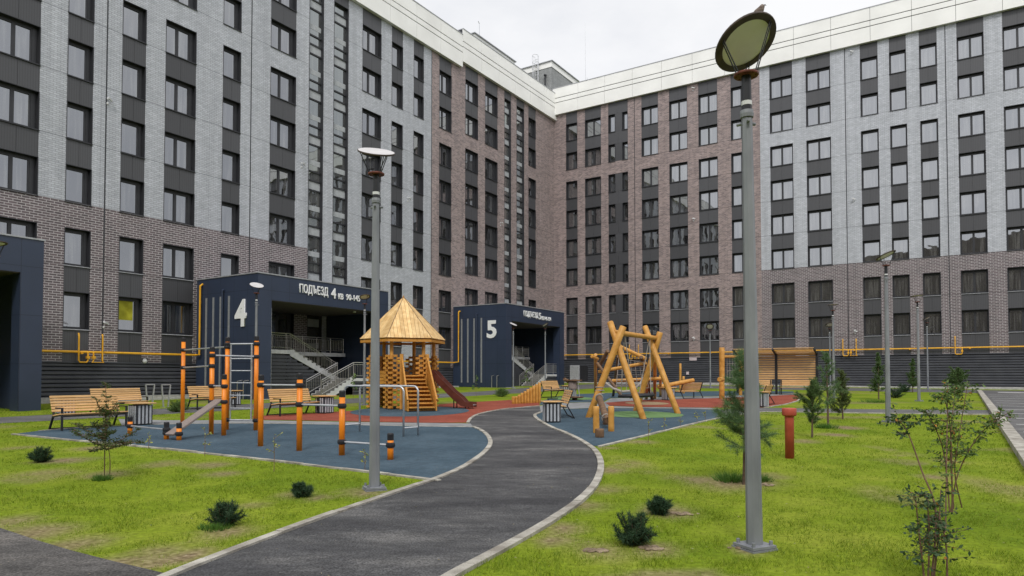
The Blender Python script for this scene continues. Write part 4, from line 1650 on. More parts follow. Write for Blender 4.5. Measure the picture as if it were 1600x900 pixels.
lamp('thin street lamp between the right lawn and the slatted basement near the car park', 1450, 609.5, 5.2, .62, (-.15, -25), pole_r=(.06, .045))
lamp('street lamp at the left edge with only its disc in the frame', 0, 0, 5.0, .55, (-.25, -8), pos=(-13.75, 18.3, gz(18.3)), pole_r=(.06, .045))

# the bird on the big lamp
bp_ = at(1186, 24.5, 6.86)
bird = thing('bird', 'small brown sparrow perched on the rim of the big lamp disc', 'bird', bp_, 0.2)


def skin_body(name, verts, edges, radii, mat, parent, sub=2, root=0):
    me = bpy.data.meshes.new(name)
    me.from_pydata(verts, edges, [])
    o = bpy.data.objects.new(name, me)
    COL.objects.link(o)
    sk = o.modifiers.new('skin', 'SKIN')
    for i, rr in enumerate(radii):
        sv = me.skin_vertices[0].data[i]
        sv.radius = (rr, rr) if isinstance(rr, (int, float)) else rr
        sv.use_root = i == root
    sb = o.modifiers.new('sub', 'SUBSURF')
    sb.levels = sub
    sb.render_levels = sub
    me2 = bpy.data.meshes.new_from_object(o.evaluated_get(bpy.context.evaluated_depsgraph_get()))
    bpy.data.objects.remove(o)
    bpy.data.meshes.remove(me)
    me2.name = name
    for p in me2.polygons:
        p.use_smooth = True
    return link(name, me2, mat, parent)


M['bird_body'] = noise_mat('sparrow_plumage', (0.09, 0.06, 0.045), (0.30, 0.25, 0.22), 18, 0.8)
M['bird_dark'] = plain('bird_dark', (0.02, 0.017, 0.015), 0.6)
skin_body('body', [(-.075, 0, -.012), (-.045, 0, .012), (-.01, 0, .035), (.02, 0, .065), (.035, 0, .095), (.047, 0, .115)], [(0, 1), (1, 2), (2, 3), (3, 4), (4, 5)],
          [.010, .018, .037, .038, .026, .024], M['bird_body'], bird, 2, 2)
mb = MB()
mb.path([(.062, 0, .118), (.084, 0, .114)], [.007, .001], 6)
mb.build('beak', M['bird_dark'], bird)
for s in (-1, 1):
    mb = MB()
    mb.path([(.002, s * .011, .02), (.012, s * .011, .0), (.004, s * .011, -.012), (.02, s * .012, -.014)], .0025, 5)
    mb.build('leg', M['bird_dark'], bird)
mb = MB()
mb.lathe([(.001, -.016), (.012, -.01), (.016, 0), (.012, .01), (.001, .016)], 8, rot_m((.045, 0, .094)))
mb.build('bib', M['bird_dark'], bird)

# ------------------------------------------------------------------ benches and bins


def make_bench(label, loc, rotz, L=1.8, group='slatted park benches'):
    """front faces local -Y; local x runs along the seat"""
    r = thing('park_bench', label, 'bench', loc, rotz, group)
    s = MB()
    for k in range(5):
        y = -.42 + .092 * k
        s.box(-L / 2, L / 2, y, y + .075, .43 - .012 * k, .462 - .012 * k)
    s.build('seat', M['slat'], r, bevel=0.006)
    b = MB()
    for k in range(6):
        z = .49 + .075 * k
        y = .06 + .028 * k
        Mx = rot_m((0, y, z), 0, -0.36)
        b.box(-L / 2, L / 2, -.016, .016, 0, .064, Mx)
    b.build('backrest', M['slat'], r, bevel=0.006)
    for x in (-L / 2 + .05, L / 2 - .05):
        f = MB()
        f.bar((x, -.40, 0), (x, -.40, .60), .05, .035, (0, 1, 0))
        f.bar((x, -.42, .60), (x, -.05, .60), .05, .03)
        f.bar((x, .30, 0), (x, .05, .44), .05, .035, (0, 1, 0))
        f.bar((x, .05, .40), (x, .26, .93), .05, .03, (0, 1, 0))
        f.bar((x, -.40, .415), (x, .06, .36), .045, .03)
        f.build('end_frame', M['black_steel'], r)
    f = MB()
    f.bar((-L / 2 + .06, -.38, .38), (L / 2 - .06, -.38, .38), .03, .04)
    f.bar((-L / 2 + .06, .28, .03), (L / 2 - .06, .28, .03), .03, .03)
    f.build('cross_bar', M['black_steel'], r)
    return r


def gm(a, b):
    return (gp(*a) + gp(*b)) / 2


def along(px, py, off_l=0.0):
    """the ground point under a rear left leg, moved half a bench along the left wing's direction"""
    p = gp(px, py) + DL * .85 + NL * .30
    p.z = gz(p.y)
    return p


bench = make_bench('light slatted bench nearest on the left at the edge of the blue pad', along(77, 672), ROT_L)
for lb, p in (('slatted bench just behind the nearest left bench', along(140, 648)),
              ('slatted bench behind the tall orange bars and in front of the number 4 wall', along(292, 640)),
              ('slatted bench between the orange posts on the red pad', along(417, 650)),
              ('slatted bench beside the log palisade in front of porch 5', along(844, 622))):
    dup(bench, p, None, lb)
dup(bench, (1.72, 23.7, gz(23.7)), -math.pi / 2 + .05, 'slatted bench seen from its end at the bend of the path')
p = (gp(1068, 623.5) + gp(1106, 622.5)) / 2
dup(bench, p + Vector((-.25, .3, 0)), math.pi + .62, 'slatted bench seen from behind to the right of the log swing', scale=.92)
p = (gp(1201, 633.5) + gp(1217, 632)) / 2
dup(bench, p + Vector((-.3, .3, 0)), math.pi + 1.02, 'slatted bench seen from behind in front of the slatted shelter', scale=.95)


def make_bin(label, loc, rotz):
    r = thing('litter_bin', label, 'bin', loc, rotz, 'striped litter bins with wooden lids')
    b = MB()
    b.box(-.24, .24, -.24, .24, .03, .60)
    b.box(-.20, .20, -.20, .20, 0, .03)
    b.build('body', M['bin_dark'], r, bevel=.01)
    s = MB()
    for k in range(4):
        x = -.165 + .11 * k
        s.box(x - .028, x + .028, -.252, -.242, .05, .58)
        s.box(x - .028, x + .028, .242, .252, .05, .58)
        s.box(-.252, -.242, x - .028, x + .028, .05, .58)
        s.box(.242, .252, x - .028, x + .028, .05, .58)
    s.build('stripe_panel', M['bin_light'], r)
    t = MB()
    for k in range(5):
        t.box(-.31, .31, -.31 + .125 * k, -.195 + .125 * k, .63, .665)
    t.box(-.12, .12, -.2, .2, .605, .63)
    t.build('lid', M['slat'], r, bevel=.006)
    return r


bin0 = make_bin('striped bin beside the nearest left bench', gp(219, 664), ROT_L)
for lb, px, py, rz in (('striped bin behind the nearest left bench and left of the second one', 102, 647, ROT_L), ('striped bin right of the bench behind the tall orange bars', 364, 633, ROT_L),
                       ('striped bin right of the bench on the red pad', 507, 646, ROT_L), ('striped bin in front of the end-on bench at the bend of the path', 862, 660, .12),
                       ('striped bin right of the bench beside the palisade', 890, 621, ROT_L), ('striped bin left of the bench seen from behind near the swing', 1044, 625.5, .5),
                       ('striped bin beside the bench in front of the slatted shelter', 1189, 636, .7)):
    dup(bin0, gp(px, py), rz, lb)


def bike_hoop(label, px, py, h=.95):
    p = gp(px, py)
    r = thing('bicycle_stand', label, 'bicycle stand', p, ROT_L, 'steel bicycle stands')
    for s in (-1, 1):
        m = MB()
        m.bar((s * .10, 0, 0), (s * .19, 0, h), .05, .05, (0, 1, 0))
        m.build('leg', M['bar_steel'], r)
    m = MB()
    m.bar((-.2, 0, h), (.2, 0, h), .05, .04)
    m.box(-.2, .2, -.06, .06, -.02, .01)
    m.build('cross_bar', M['bar_steel'], r)
    return r


bike_hoop('left of two steel bicycle stands behind the left bench', 234, 635)
bike_hoop('right of two steel bicycle stands behind the left bench', 259, 636)

# ------------------------------------------------------------------ orange exercise frame
wk = thing('exercise_frame', 'orange posts with steel bars, wall ladder and sloping board on the blue pad', 'exercise frame', gp(407, 690), 0)
W0 = Vector(wk.location)
posts = {'a': (285, 661, 2.62), 'b': (330, 679, 2.24), 'c': (354, 672, 2.54), 'd': (399.5, 673, 2.56), 'e': (349.5, 681, 1.54), 'f': (407, 698, 1.56), 'g': (467.5, 705, 1.60), 'h': (534, 712, 1.27),
         'i': (610, 719, .50), 'j': (203, 679, .46), 'k': (260, 687, .42), 'l': (279.5, 688.5, .42)}
PP = {}
for k, (px, py, h) in posts.items():
    p = gp(px, py)
    PP[k] = p - W0


def post_bar(a, b, za, zb=None, r=.021):
    p, q = PP[a].copy(), PP[b].copy()
    p.z += za
    q.z += za if zb is None else zb
    q.z = p.z if zb is None else q.z
    m = MB()
    m.tube(p, q, r, n=8)
    m.build('bar', M['bar_steel'], wk)
    clamps.setdefault(a, set()).add(round(p.z - PP[a].z, 2))
    clamps.setdefault(b, set()).add(round(q.z - PP[b].z, 2))


clamps = {}
post_bar('a', 'c', 2.24)
post_bar('a', 'b', 1.70)
post_bar('b', 'd', 2.02)
post_bar('c', 'd', 2.35)
post_bar('c', 'd', .28)
post_bar('b', 'e', 1.24)
post_bar('f', 'g', 1.34)
post_bar('g', 'h', .96)
post_bar('h', 'i', .27)
post_bar('j', 'k', .22)
post_bar('k', 'l', .16)
clamps.setdefault('e', set()).add(.85)
clamps.setdefault('b', set()).add(.83)
for k, (px, py, h) in posts.items():
    b = PP[k]
    m = MB()
    m.tube(b + Vector((0, 0, -.02)), b + Vector((0, 0, h - .12)), .058, n=16)
    po = m.build('post', M['orange'], wk, smooth=True)
    m = MB()
    m.lathe([(.060, h - .13), (.061, h - .02), (.052, h), (.01, h + .004)], 16, Matrix.Translation(b))
    m.build('cap', M['cap'], po)
    for z in clamps.get(k, ()):
        m = MB()
        m.lathe([(.059, z - .05), (.083, z - .035), (.088, z), (.083, z + .035), (.059, z + .05)], 16, Matrix.Translation(b))
        m.build('clamp', M['cap'], po)
# wall ladder between c and d
pc, pdv = PP['c'], PP['d']
ax = (pdv - pc)
lad = MB()
u0, u1 = .12, .84
A0, A1 = pc.lerp(pdv, u0), pc.lerp(pdv, u1)
zl = [.28, .6, .95, 1.29, 1.62, 1.95]
lad.tube(A0 + Vector((0, 0, .26)), A0 + Vector((0, 0, 2.35)), .019, n=8)
lad.tube(A1 + Vector((0, 0, .26)), A1 + Vector((0, 0, 2.35)), .026, n=8)
for z in zl[1:]:
    lad.tube(A0 + Vector((0, 0, z)), A1 + Vector((0, 0, z)), .016, n=8)
lad.build('wall_ladder', M['bar_steel'], wk)
bd = MB()
lo = (PP['k'] + PP['l']) / 2 + Vector((0, 0, .18))
hi = PP['e'].lerp(PP['b'], .35) + Vector((0, 0, .90))
bd.bar(lo - (hi - lo).normalized() * .1, hi, .30, .055)
bd.build('sloping_board', M['plank_grey'], wk, bevel=.008)

# parallel bars
pb_ = thing('parallel_bars', 'pale steel parallel bars with rounded corners on the blue pad', 'exercise bars', gp(596, 679), 0)
O0 = Vector(pb_.location)
pairs = []
for a, b in (((538, 677.5), (630.5, 683)), ((562, 675), (653, 681))):
    p, q = gp(*a) - O0, gp(*b) - O0
    d = (q - p).normalized()
    h = 1.24
    pts = [p, p + Vector((0, 0, h - .14))]
    for k in range(1, 5):
        th = k / 5 * math.pi / 2
        pts.append(p + d * (.14 * (1 - math.cos(th))) + Vector((0, 0, h - .14 + .14 * math.sin(th))))
    pts.append(p + d * .14 + Vector((0, 0, h)))
    pts.append(q - d * .14 + Vector((0, 0, h)))
    for k in range(1, 5):
        th = k / 5 * math.pi / 2
        pts.append(q - d * (.14 * (1 - math.sin(th))) + Vector((0, 0, h - .14 + .14 * math.cos(th))))
    pts += [q + Vector((0, 0, h - .14)), q]
    m = MB()
    m.path(pts, .026, 10)
    m.build('hoop', M['bar_steel'], pb_, smooth=True)
    pairs.append((p, q))
for i in (0, 1):
    m = MB()
    m.tube(pairs[0][i] + Vector((0, 0, .22)), pairs[1][i] + Vector((0, 0, .22)), .022, n=8)
    m.build('foot_bar', M['bar_steel'], pb_)

# ------------------------------------------------------------------ wooden playhouse
PHX, PHY = (630 - 800) / F_PX * 29.0, 29.0
ph = thing('playhouse', 'golden timber playhouse with a six sided plank roof, steps and slide', 'playhouse', (PHX, PHY, gz(PHY)), 0)
TH = [R(258 + 60 * k) for k in range(6)]
RO, RP = 1.78, 1.42
ZE, ZA = 2.84, 4.62
# roof: planks per face with hip battens
for k in range(6):
    a, b = TH[k], TH[(k + 1) % 6]
    va = Vector((RO * math.cos(a), RO * math.sin(a), ZE))
    vb = Vector((RO * math.cos(b), RO * math.sin(b), ZE))
    ap = Vector((0, 0, ZA))
    nrm = (vb - va).cross(ap - va).normalized()
    m = MB()
    n = 12
    for j in range(n):
        u0, u1 = j / n + .003, (j + 1) / n - .003
        # planks run parallel to the face's middle line, cut by the hips
        e = (vb - va)
        mid = (va + vb) / 2

        def top(u):
            f = 1 - abs(2 * u - 1)
            return va + e * u + (ap - mid) * f
        lift = nrm * (.028 + random.uniform(0, .006))
        q = [va + e * u0, va + e * u1, top(u1), top(u0)]
        if u0 < .5 < u1:
            q = [va + e * u0, va + e * u1, top(u1), top(.5), top(u0)]
        m.prism([(0, 0)] * 0 or [(0, 0), (1, 0), (0, 1)], 0, 0) if False else None
        nq = len(q)
        m.add(q + [v + lift for v in q], [tuple(range(nq - 1, -1, -1)), tuple(range(nq, 2 * nq))] + [(i, (i + 1) % nq, nq + (i + 1) % nq, nq + i) for i in range(nq)])
    rf = m.build('roof_face', M['roof_plank'], ph)
    m = MB()
    m.bar(va * 1.0 + Vector((0, 0, .02)), ap + Vector((0, 0, .02)), .02, .05)
    m.build('hip_batten', M['dark_log'], rf)
    m = MB()
    m.bar(va * .985 + Vector((0, 0, -.05)), vb * .985 + Vector((0, 0, -.05)), .05, .10)
    m.build('eaves_board', M['gold'], rf)
m = MB()
m.tube((0, 0, ZA - .05), (0, 0, ZA + .09), .05, .02, n=8)
m.build('finial', M['gold'], ph)
for k in range(6):
    a = TH[k]
    d = Vector((math.cos(a), math.sin(a), 0))
    m = MB()
    m.tube(d * (RP - .12) + Vector((0, 0, 0)), d * (RP - .12) + Vector((0, 0, ZE + .02)), .075, n=10)
    m.build('corner_post', M['gold_log'], ph)
    # interlocked blocks round the post, on both neighbouring faces
    m = MB()
    ea = (Vector((math.cos(TH[(k + 1) % 6]), math.sin(TH[(k + 1) % 6]), 0)) - d).normalized()
    eb = (Vector((math.cos(TH[k - 1]), math.sin(TH[k - 1]), 0)) - d).normalized()
    c = d * RP
    z = .03
    i = 0
    hb = .098
    tops = 2.18
    while z < tops:
        for dr in (ea, eb):
            # alternate courses leave gaps: long - short - long
            if i % 2 == 0:
                m.bar(c - dr * .10 + Vector((0, 0, z + hb / 2)), c + dr * .11 + Vector((0, 0, z + hb / 2)), .10, hb - .008)
                m.bar(c + dr * .24 + Vector((0, 0, z + hb / 2)), c + dr * .41 + Vector((0, 0, z + hb / 2)), .10, hb - .008)
            else:
                m.bar(c + dr * .08 + Vector((0, 0, z + hb / 2)), c + dr * .28 + Vector((0, 0, z + hb / 2)), .10, hb - .006)
        z += hb
        i += 1
    m.build('block_wall', M['gold'], ph, bevel=.006)
m = MB()
m.prism([((RP - .1) * math.cos(a), (RP - .1) * math.sin(a)) for a in TH], 1.28, 1.36)
m.build('floor', M['gold'], ph)
# low side panels on the faces without steps or slide
FZ = 1.36
for k in (1, 2, 3, 5):
    a = (Vector((math.cos(TH[k]), math.sin(TH[k]), 0)) * RP)
    b = (Vector((math.cos(TH[(k + 1) % 6]), math.sin(TH[(k + 1) % 6]), 0)) * RP)
    if k == 1:
        continue
    m = MB()
    for j, (z, c) in enumerate(((.92, 0), (1.06, .05), (1.20, 0), (1.34, 0), (1.48, .02))):
        m.bar(a.lerp(b, .22) + Vector((0, 0, z)), a.lerp(b, .78 - c) + Vector((0, 0, z)), .07, .12)
    m.build('side_panel', M['gold'], ph, bevel=.006)
# steps on the face between the first two corners
ang = R(288)
nv = Vector((math.cos(ang), math.sin(ang), 0))
tv = Vector((-nv.y, nv.x, 0))
st0 = RP * math.cos(R(30))
NS, RUN, TO = 9, 1.75, .24
m = MB()
for k in range(NS):
    zt = FZ * (1 - k / NS) + .01
    c = nv * (st0 + RUN * (k + .5) / NS) + tv * TO
    wd = .40 + .012 * k
    hh = FZ / NS
    m.bar(c - tv * wd + Vector((0, 0, zt - .03)), c + tv * wd + Vector((0, 0, zt - .03)), RUN / NS + .03, .055)
    m.bar(c - nv * (RUN / NS * .30) - tv * wd + Vector((0, 0, zt - hh / 2 - .04)), c - nv * (RUN / NS * .30) + tv * wd + Vector((0, 0, zt - hh / 2 - .04)), .03, hh - .06)
m.build('steps', M['gold'], ph, bevel=.005)
for s, nm in ((-1, .40), (1, .44)):
    m = MB()
    for k in range(4):
        # sloping side made of upright boards, stepping down
        f0, f1 = k / 4, (k + 1) / 4
        zt0 = (FZ + .72) * (1 - f0) + .35 * f0
        zt1 = (FZ + .72) * (1 - f1) + .35 * f1
        p0 = nv * (st0 + RUN * f0 + .02) + tv * (TO + s * (nm + .07 + .03 * f0))
        p1 = nv * (st0 + RUN * f1 - .004) + tv * (TO + s * (nm + .07 + .03 * f1))
        o = tv * (s * .045)
        q = [p0, p1, p1 + Vector((0, 0, zt1)), p0 + Vector((0, 0, zt0))]
        m.add(q + [v + o for v in q], [(3, 2, 1, 0), (4, 5, 6, 7), (0, 1, 5, 4), (1, 2, 6, 5), (2, 3, 7, 6), (3, 0, 4, 7)])
    sb = m.build('stair_side', M['gold'], ph)
    m = MB()
    m.bar(nv * (st0 - .02) + tv * (TO + s * (nm + .09)) + Vector((0, 0, FZ + .78)), nv * (st0 + RUN) + tv * (TO + s * (nm + .14)) + Vector((0, 0, .42)), .06, .06)
    m.build('hand_rail', M['gold'], sb)
    m = MB()
    m.bar(nv * (st0 + .02) + tv * (TO + s * (nm + .1)), nv * (st0 + .02) + tv * (TO + s * (nm + .1)) + Vector((0, 0, FZ + .85)), .13, .13)
    m.build('newel', M['gold_log'], sb)
# slide on the next face
ang = R(348)
nv2 = Vector((math.cos(ang), math.sin(ang), 0))
tv2 = Vector((-nv2.y, nv2.x, 0))
s0 = nv2 * (RP * math.cos(R(30)))
prof = [(0, FZ + .02), (.22, FZ - .02), (.5, FZ - .32), (1.05, FZ - .85), (1.38, .26), (1.55, .16), (1.88, .14)]
sl = MB()
for k in range(len(prof) - 1):
    (d0, z0), (d1, z1) = prof[k], prof[k + 1]
    a, b = s0 + nv2 * d0 + Vector((0, 0, z0)), s0 + nv2 * d1 + Vector((0, 0, z1))
    sl.bar(a, b, .50, .03)
sl.build('slide_bed', M['bar_steel'], ph)
for s in (-1, 1):
    sd_ = MB()
    up_, dn = [], []
    for d0, z0 in prof:
        c = s0 + nv2 * d0 + tv2 * (s * .27)
        hgt = .16 if d0 > 1.45 else .28
        up_.append(c + Vector((0, 0, z0 + hgt * .75)))
        dn.append(c + Vector((0, 0, max(.03, z0 - hgt * .55))))
    n = len(prof)
    o = tv2 * (s * .04)
    vs = up_ + dn + [v + o for v in up_] + [v + o for v in dn]
    fs = []
    for k in range(n - 1):
        fs += [(k, k + 1, n + k + 1, n + k), (2 * n + k, 3 * n + k, 3 * n + k + 1, 2 * n + k + 1), (k, 2 * n + k, 2 * n + k + 1, k + 1), (n + k, n + k + 1, 3 * n + k + 1, 3 * n + k)]
    fs += [(0, n, 3 * n, 2 * n), (n - 1, 3 * n - 1, 4 * n - 1, 2 * n - 1)]
    sd_.add(vs, fs)
    sd_.build('slide_side', M['slide'], ph)
sf = MB()
for s in (-1, 1):
    for d0, z0 in ((1.05, .45), (1.55, .15)):
        c = s0 + nv2 * d0 + tv2 * (s * .22)
        sf.tube(c, c + Vector((0, 0, z0)), .025, n=6)
sf.build('slide_foot', M['black_steel'], ph)

# log palisade
pal = thing('log_palisade', 'row of upright golden logs growing taller to the right beside the path', 'palisade', gp(821, 630), 0)
P0 = Vector(pal.location)
a, b = gp(802, 631.5) - P0, gp(843, 629.5) - P0
NP = 10
for k in range(NP):
    u = k / (NP - 1)
    c = a.lerp(b, u)
    h = (.36, .37, .43, .50, .57, .65, .73, .81, .89, .98)[k] + random.uniform(-.015, .015)
    m = MB()
    m.log(c, c + Vector((0, 0, h)), .072, 12, .02)
    m.build('log', M['gold_log'], pal, smooth=True)

# ------------------------------------------------------------------ nest swing on log trestles
sw = thing('nest_swing', 'golden log swing frame with crossed legs and a hanging rope nest', 'swing', gp(993, 648), 0)
S0 = Vector(sw.location)


def wp(px, py, Y):
    return at(px, py, Y) - S0


fA1, fA2, fA3, fA4 = gp(919, 652.5) - S0, gp(1006, 655) - S0, gp(993, 642) - S0, gp(1060, 646.5) - S0
logs = [(fA1, wp(974, 510, 23.45), .115), (fA2, wp(953, 503, 23.85), .11), (fA4, wp(1007.5, 510, 26.7), .11), (fA3, wp(1031.5, 519, 26.4), .115)]
for p, q, r in logs:
    m = MB()
    m.log(p - Vector((0, 0, .05)), q, r, 14)
    m.build('leg', M['gold_log'], sw, smooth=True)
cb0, cb1 = wp(959, 519, 23.65), wp(1029, 529, 26.65)
m = MB()
m.log(cb0, cb1, .09, 14)
m.build('cross_beam', M['gold_log'], sw, smooth=True)
nc = wp(994, 618, 25.3)
ring = [nc + Vector((.62 * math.cos(t), .62 * math.sin(t), .03 * math.cos(t))) for t in np.linspace(0, 2 * math.pi, 25)]
m = MB()
m.path(ring, .055, 8)
nb = m.build('nest_ring', M['cap'], sw, smooth=True)
m = MB()
for k in range(-5, 6):
    u = k / 5.5
    w = math.sqrt(max(0, 1 - u * u)) * .6
    m.path([nc + Vector((u * .6, -w, 0)), nc + Vector((u * .6, 0, -.12 * (1 - u * u))), nc + Vector((u * .6, w, 0))], .012, 5)
    m.path([nc + Vector((-w, u * .6, 0)), nc + Vector((0, u * .6, -.12 * (1 - u * u))), nc + Vector((w, u * .6, 0))], .012, 5)
m.build('nest_net', M['rope'], nb)
m = MB()
beam = [cb0.lerp(cb1, .22), cb0.lerp(cb1, .78)]
for k, th in enumerate((R(200), R(250), R(20), R(70))):
    e = nc + Vector((.62 * math.cos(th), .62 * math.sin(th), .02))
    m.path([beam[0 if k < 2 else 1], e], .016, 5)
m.build('hanging_rope', M['rope'], sw)

# balance log slung in front of it
bl = thing('balance_log', 'dark slung log between two short golden posts in front of the swing', 'balance log', gp(943, 670), 0)
B0 = Vector(bl.location)
for px, py, h in ((931.6, 677), 0, 0)[:0] or ((931.6, 677, .70), (955, 674.5, .68)):
    p = gp(px, py) - B0
    m = MB()
    m.log(p - Vector((0, 0, .04)), p + Vector((0, 0, h)), .082, 14)
    m.build('post', M['gold_log'], bl, smooth=True)
for px, py, h, r in ((937, 684, .22, .11), (946.5, 664, .2, .09)):
    p = gp(px, py) - B0
    m = MB()
    m.log(p, p + Vector((0, 0, h)), r, 14)
    m.build('stump', M['dark_log'], bl, smooth=True)
e0 = at(936, 621, 23.2) - B0
e1 = at(948.5, 657, 19.2) - B0
m = MB()
m.log(e0, e1, .10, 14)
m.build('slung_log', M['dark_log'], bl, smooth=True)
dd = (e1 - e0).normalized()
s = dd.cross(Vector((0, 0, 1))).normalized()
v = s.cross(dd)
for u in (.02, .92):
    c = e0.lerp(e1, u)
    m = MB()
    m.path([c + (s * math.cos(t) + v * math.sin(t)) * .12 for t in np.linspace(0, 2 * math.pi, 13)], .02, 5)
    m.build('rope_loop', M['rope'], bl)
pz = e0.lerp(e1, .92)
for px, py, h in ((931.6, 677, .6), (955, 674.5, .58)):
    p = gp(px, py) - B0 + Vector((0, 0, h))
    m = MB()
    m.path([pz, (pz + p) / 2 - Vector((0, 0, .06)), p], .014, 5)
    m.build('sling', M['rope'], bl)
for k in range(3):
    c = at(937, 605 + 5 * k, 23.5) - B0
    m = MB()
    m.path([c + Vector((.15 * math.cos(t), .15 * math.sin(t), 0)) for t in np.linspace(0, 2 * math.pi, 13)], .018, 5)
    m.build('rope_loop', M['rope'], bl)

# log climbing structure behind the swing
cl = thing('log_climber', 'tangle of golden and dark climbing logs with a rope net behind the swing', 'climbing frame', gp(975, 621), 0)
C0 = Vector(cl.location)


def cw(px, py, Y):
    return at(px, py, Y) - C0


def glog(name, p, q, r, mat):
    m = MB()
    m.log(p, q, r, 12, .015)
    m.build(name, M[mat], cl, smooth=True)


glog('log', gp(930.5, 624) - C0, cw(930.5, 554, 31.0), .075, 'gold_log')
glog('log', cw(924.5, 557, 30.6), cw(934, 561, 31.4), .07, 'gold_log')
glog('log', cw(935, 574, 32.5), cw(950, 548, 31.5), .09, 'dark_log')
glog('log', cw(932.5, 567, 31.0), cw(971, 618, 30.2), .07, 'dark_log')
glog('log', cw(935, 581, 31.2), cw(1010, 567, 30.4), .075, 'gold_log')
glog('log', cw(956, 595, 33.0), cw(1035, 591.5, 33.0), .08, 'gold_log')
glog('log', cw(970, 542, 31.8), cw(1008.5, 560.5, 30.2), .085, 'gold_log')
glog('log', cw(1002, 558, 30.2), gp(1019, 624) - C0, .085, 'dark_log')
glog('log', cw(966, 557, 32.4), gp(958, 619) - C0, .075, 'dark_log')
glog('log', gp(1023, 623) - C0, cw(1023, 562, 31.3), .085, 'gold_log')
glog('log', gp(1010, 623) - C0, cw(1010, 585, 31.2), .09, 'gold_log')
glog('log', gp(1032, 619) - C0, cw(1032, 588, 33.4), .075, 'gold_log')
m = MB()
na, nb_, nc_, nd_ = cw(967, 560, 32.2), cw(1005, 566, 30.3), cw(1014, 606, 30.6), cw(962, 612, 31.8)
for k in range(7):
    u = k / 6
    m.path([na.lerp(nb_, u), nd_.lerp(nc_, u)], .014, 4)
    m.path([na.lerp(nd_, u), nb_.lerp(nc_, u)], .014, 4)
m.build('rope_net', M['rope'], cl)
m = MB()
m.path([cw(946, 598, 29.8), cw(958, 607, 29.6), cw(972, 612, 29.4), cw(988, 611, 29.2), cw(1000, 600, 29.2), cw(1006, 590, 29.4)], .05, 8)
m.build('hammock_rope', M['rope'], cl)

# high bar frame of logs to the right
hb_ = thing('climbing_frame', 'tall golden log posts with a crossbar and hanging net behind the young pine', 'climbing frame', gp(1140, 622), 0)
H0 = Vector(hb_.location)
pl_, pr_ = gp(1128, 623.5) - H0, gp(1157, 618) - H0
for p, px, py in ((pl_, 1128, 543), (pr_, 1157, 548)):
    Yb = p.y + H0.y
    m = MB()
    m.log(p, at(px, py, Yb) - H0, .14 if p is pl_ else .1, 14)
    m.build('post', M['gold_log'], hb_, smooth=True)
za = at(1130, 557.5, pl_.y + H0.y) - H0
zb_ = at(1157, 557, pr_.y + H0.y) - H0
m = MB()
m.log(za, zb_, .075, 12)
m.build('crossbar', M['gold_log'], hb_, smooth=True)
m = MB()
m.log(at(1124, 593, 30.0) - H0, at(1129, 593, 31.4) - H0, .10, 12)
m.build('stub', M['gold_log'], hb_, smooth=True)
m = MB()
for k in range(5):
    u = .2 + .15 * k
    p = za.lerp(zb_, u)
    m.path([p, p - Vector((0, 0, 1.55))], .012, 4)
for k in range(4):
    z = .4 + .38 * k
    m.path([za.lerp(zb_, .2) - Vector((0, 0, z)), za.lerp(zb_, .8) - Vector((0, 0, z))], .012, 4)
m.build('hanging_net', M['rope'], hb_)

# two stepping posts with a leaning log
bb = thing('leaning_log', 'leaning golden log on two stepping posts behind the back-view bench', 'play log', gp(1062, 615), 0)
L0 = Vector(bb.location)
for px, py, pt, r in ((1063, 614, 568, .075), (1068, 615, 588, .08)):
    p = gp(px, py) - L0
    m = MB()
    m.log(p, at(px, pt, p.y + L0.y) - L0, r, 12)
    m.build('post', M['gold_log'], bb, smooth=True)
m = MB()
m.log(at(1028, 605, 36.0) - L0, at(1084, 594, 36.5) - L0, .11, 12)
m.build('beam', M['gold_log'], bb, smooth=True)

# small roundabout
ra = thing('roundabout', 'small round standing roundabout with a log handle post', 'roundabout', gp(898, 625.5), 0)
m = MB()
m.lathe([(.12, .0), (.14, .10), (.40, .12), (.46, .15), (.46, .19), (.05, .2)], 24)
m.build('platform', M['dark_log'], ra)
m = MB()
m.lathe([(.20, .55), (.23, .6), (.23, .95), (.2, .98)], 14, Matrix.Translation((-.1, 0, 0)))
m.build('bucket', M['plank_grey'], ra)
m = MB()
m.lathe([(.05, .98), (.38, .99), (.38, 1.04), (.05, 1.06)], 20)
m.build('top_disc', M['dark_log'], ra)
m = MB()
m.tube((.05, 0, .18), (.05, 0, 1.0), .035, n=8)
m.tube((.24, -.1, .18), (.16, 0, 1.0), .022, n=8)
m.tube((-.12, .1, .18), (-.12, .05, .6), .022, n=8)
m.build('handle_post', M['bar_steel'], ra)
m = MB()
m.log((-.55, -.15, 1.08), (-.25, .1, .92), .09, 10)
m.build('handle_log', M['dark_log'], ra)

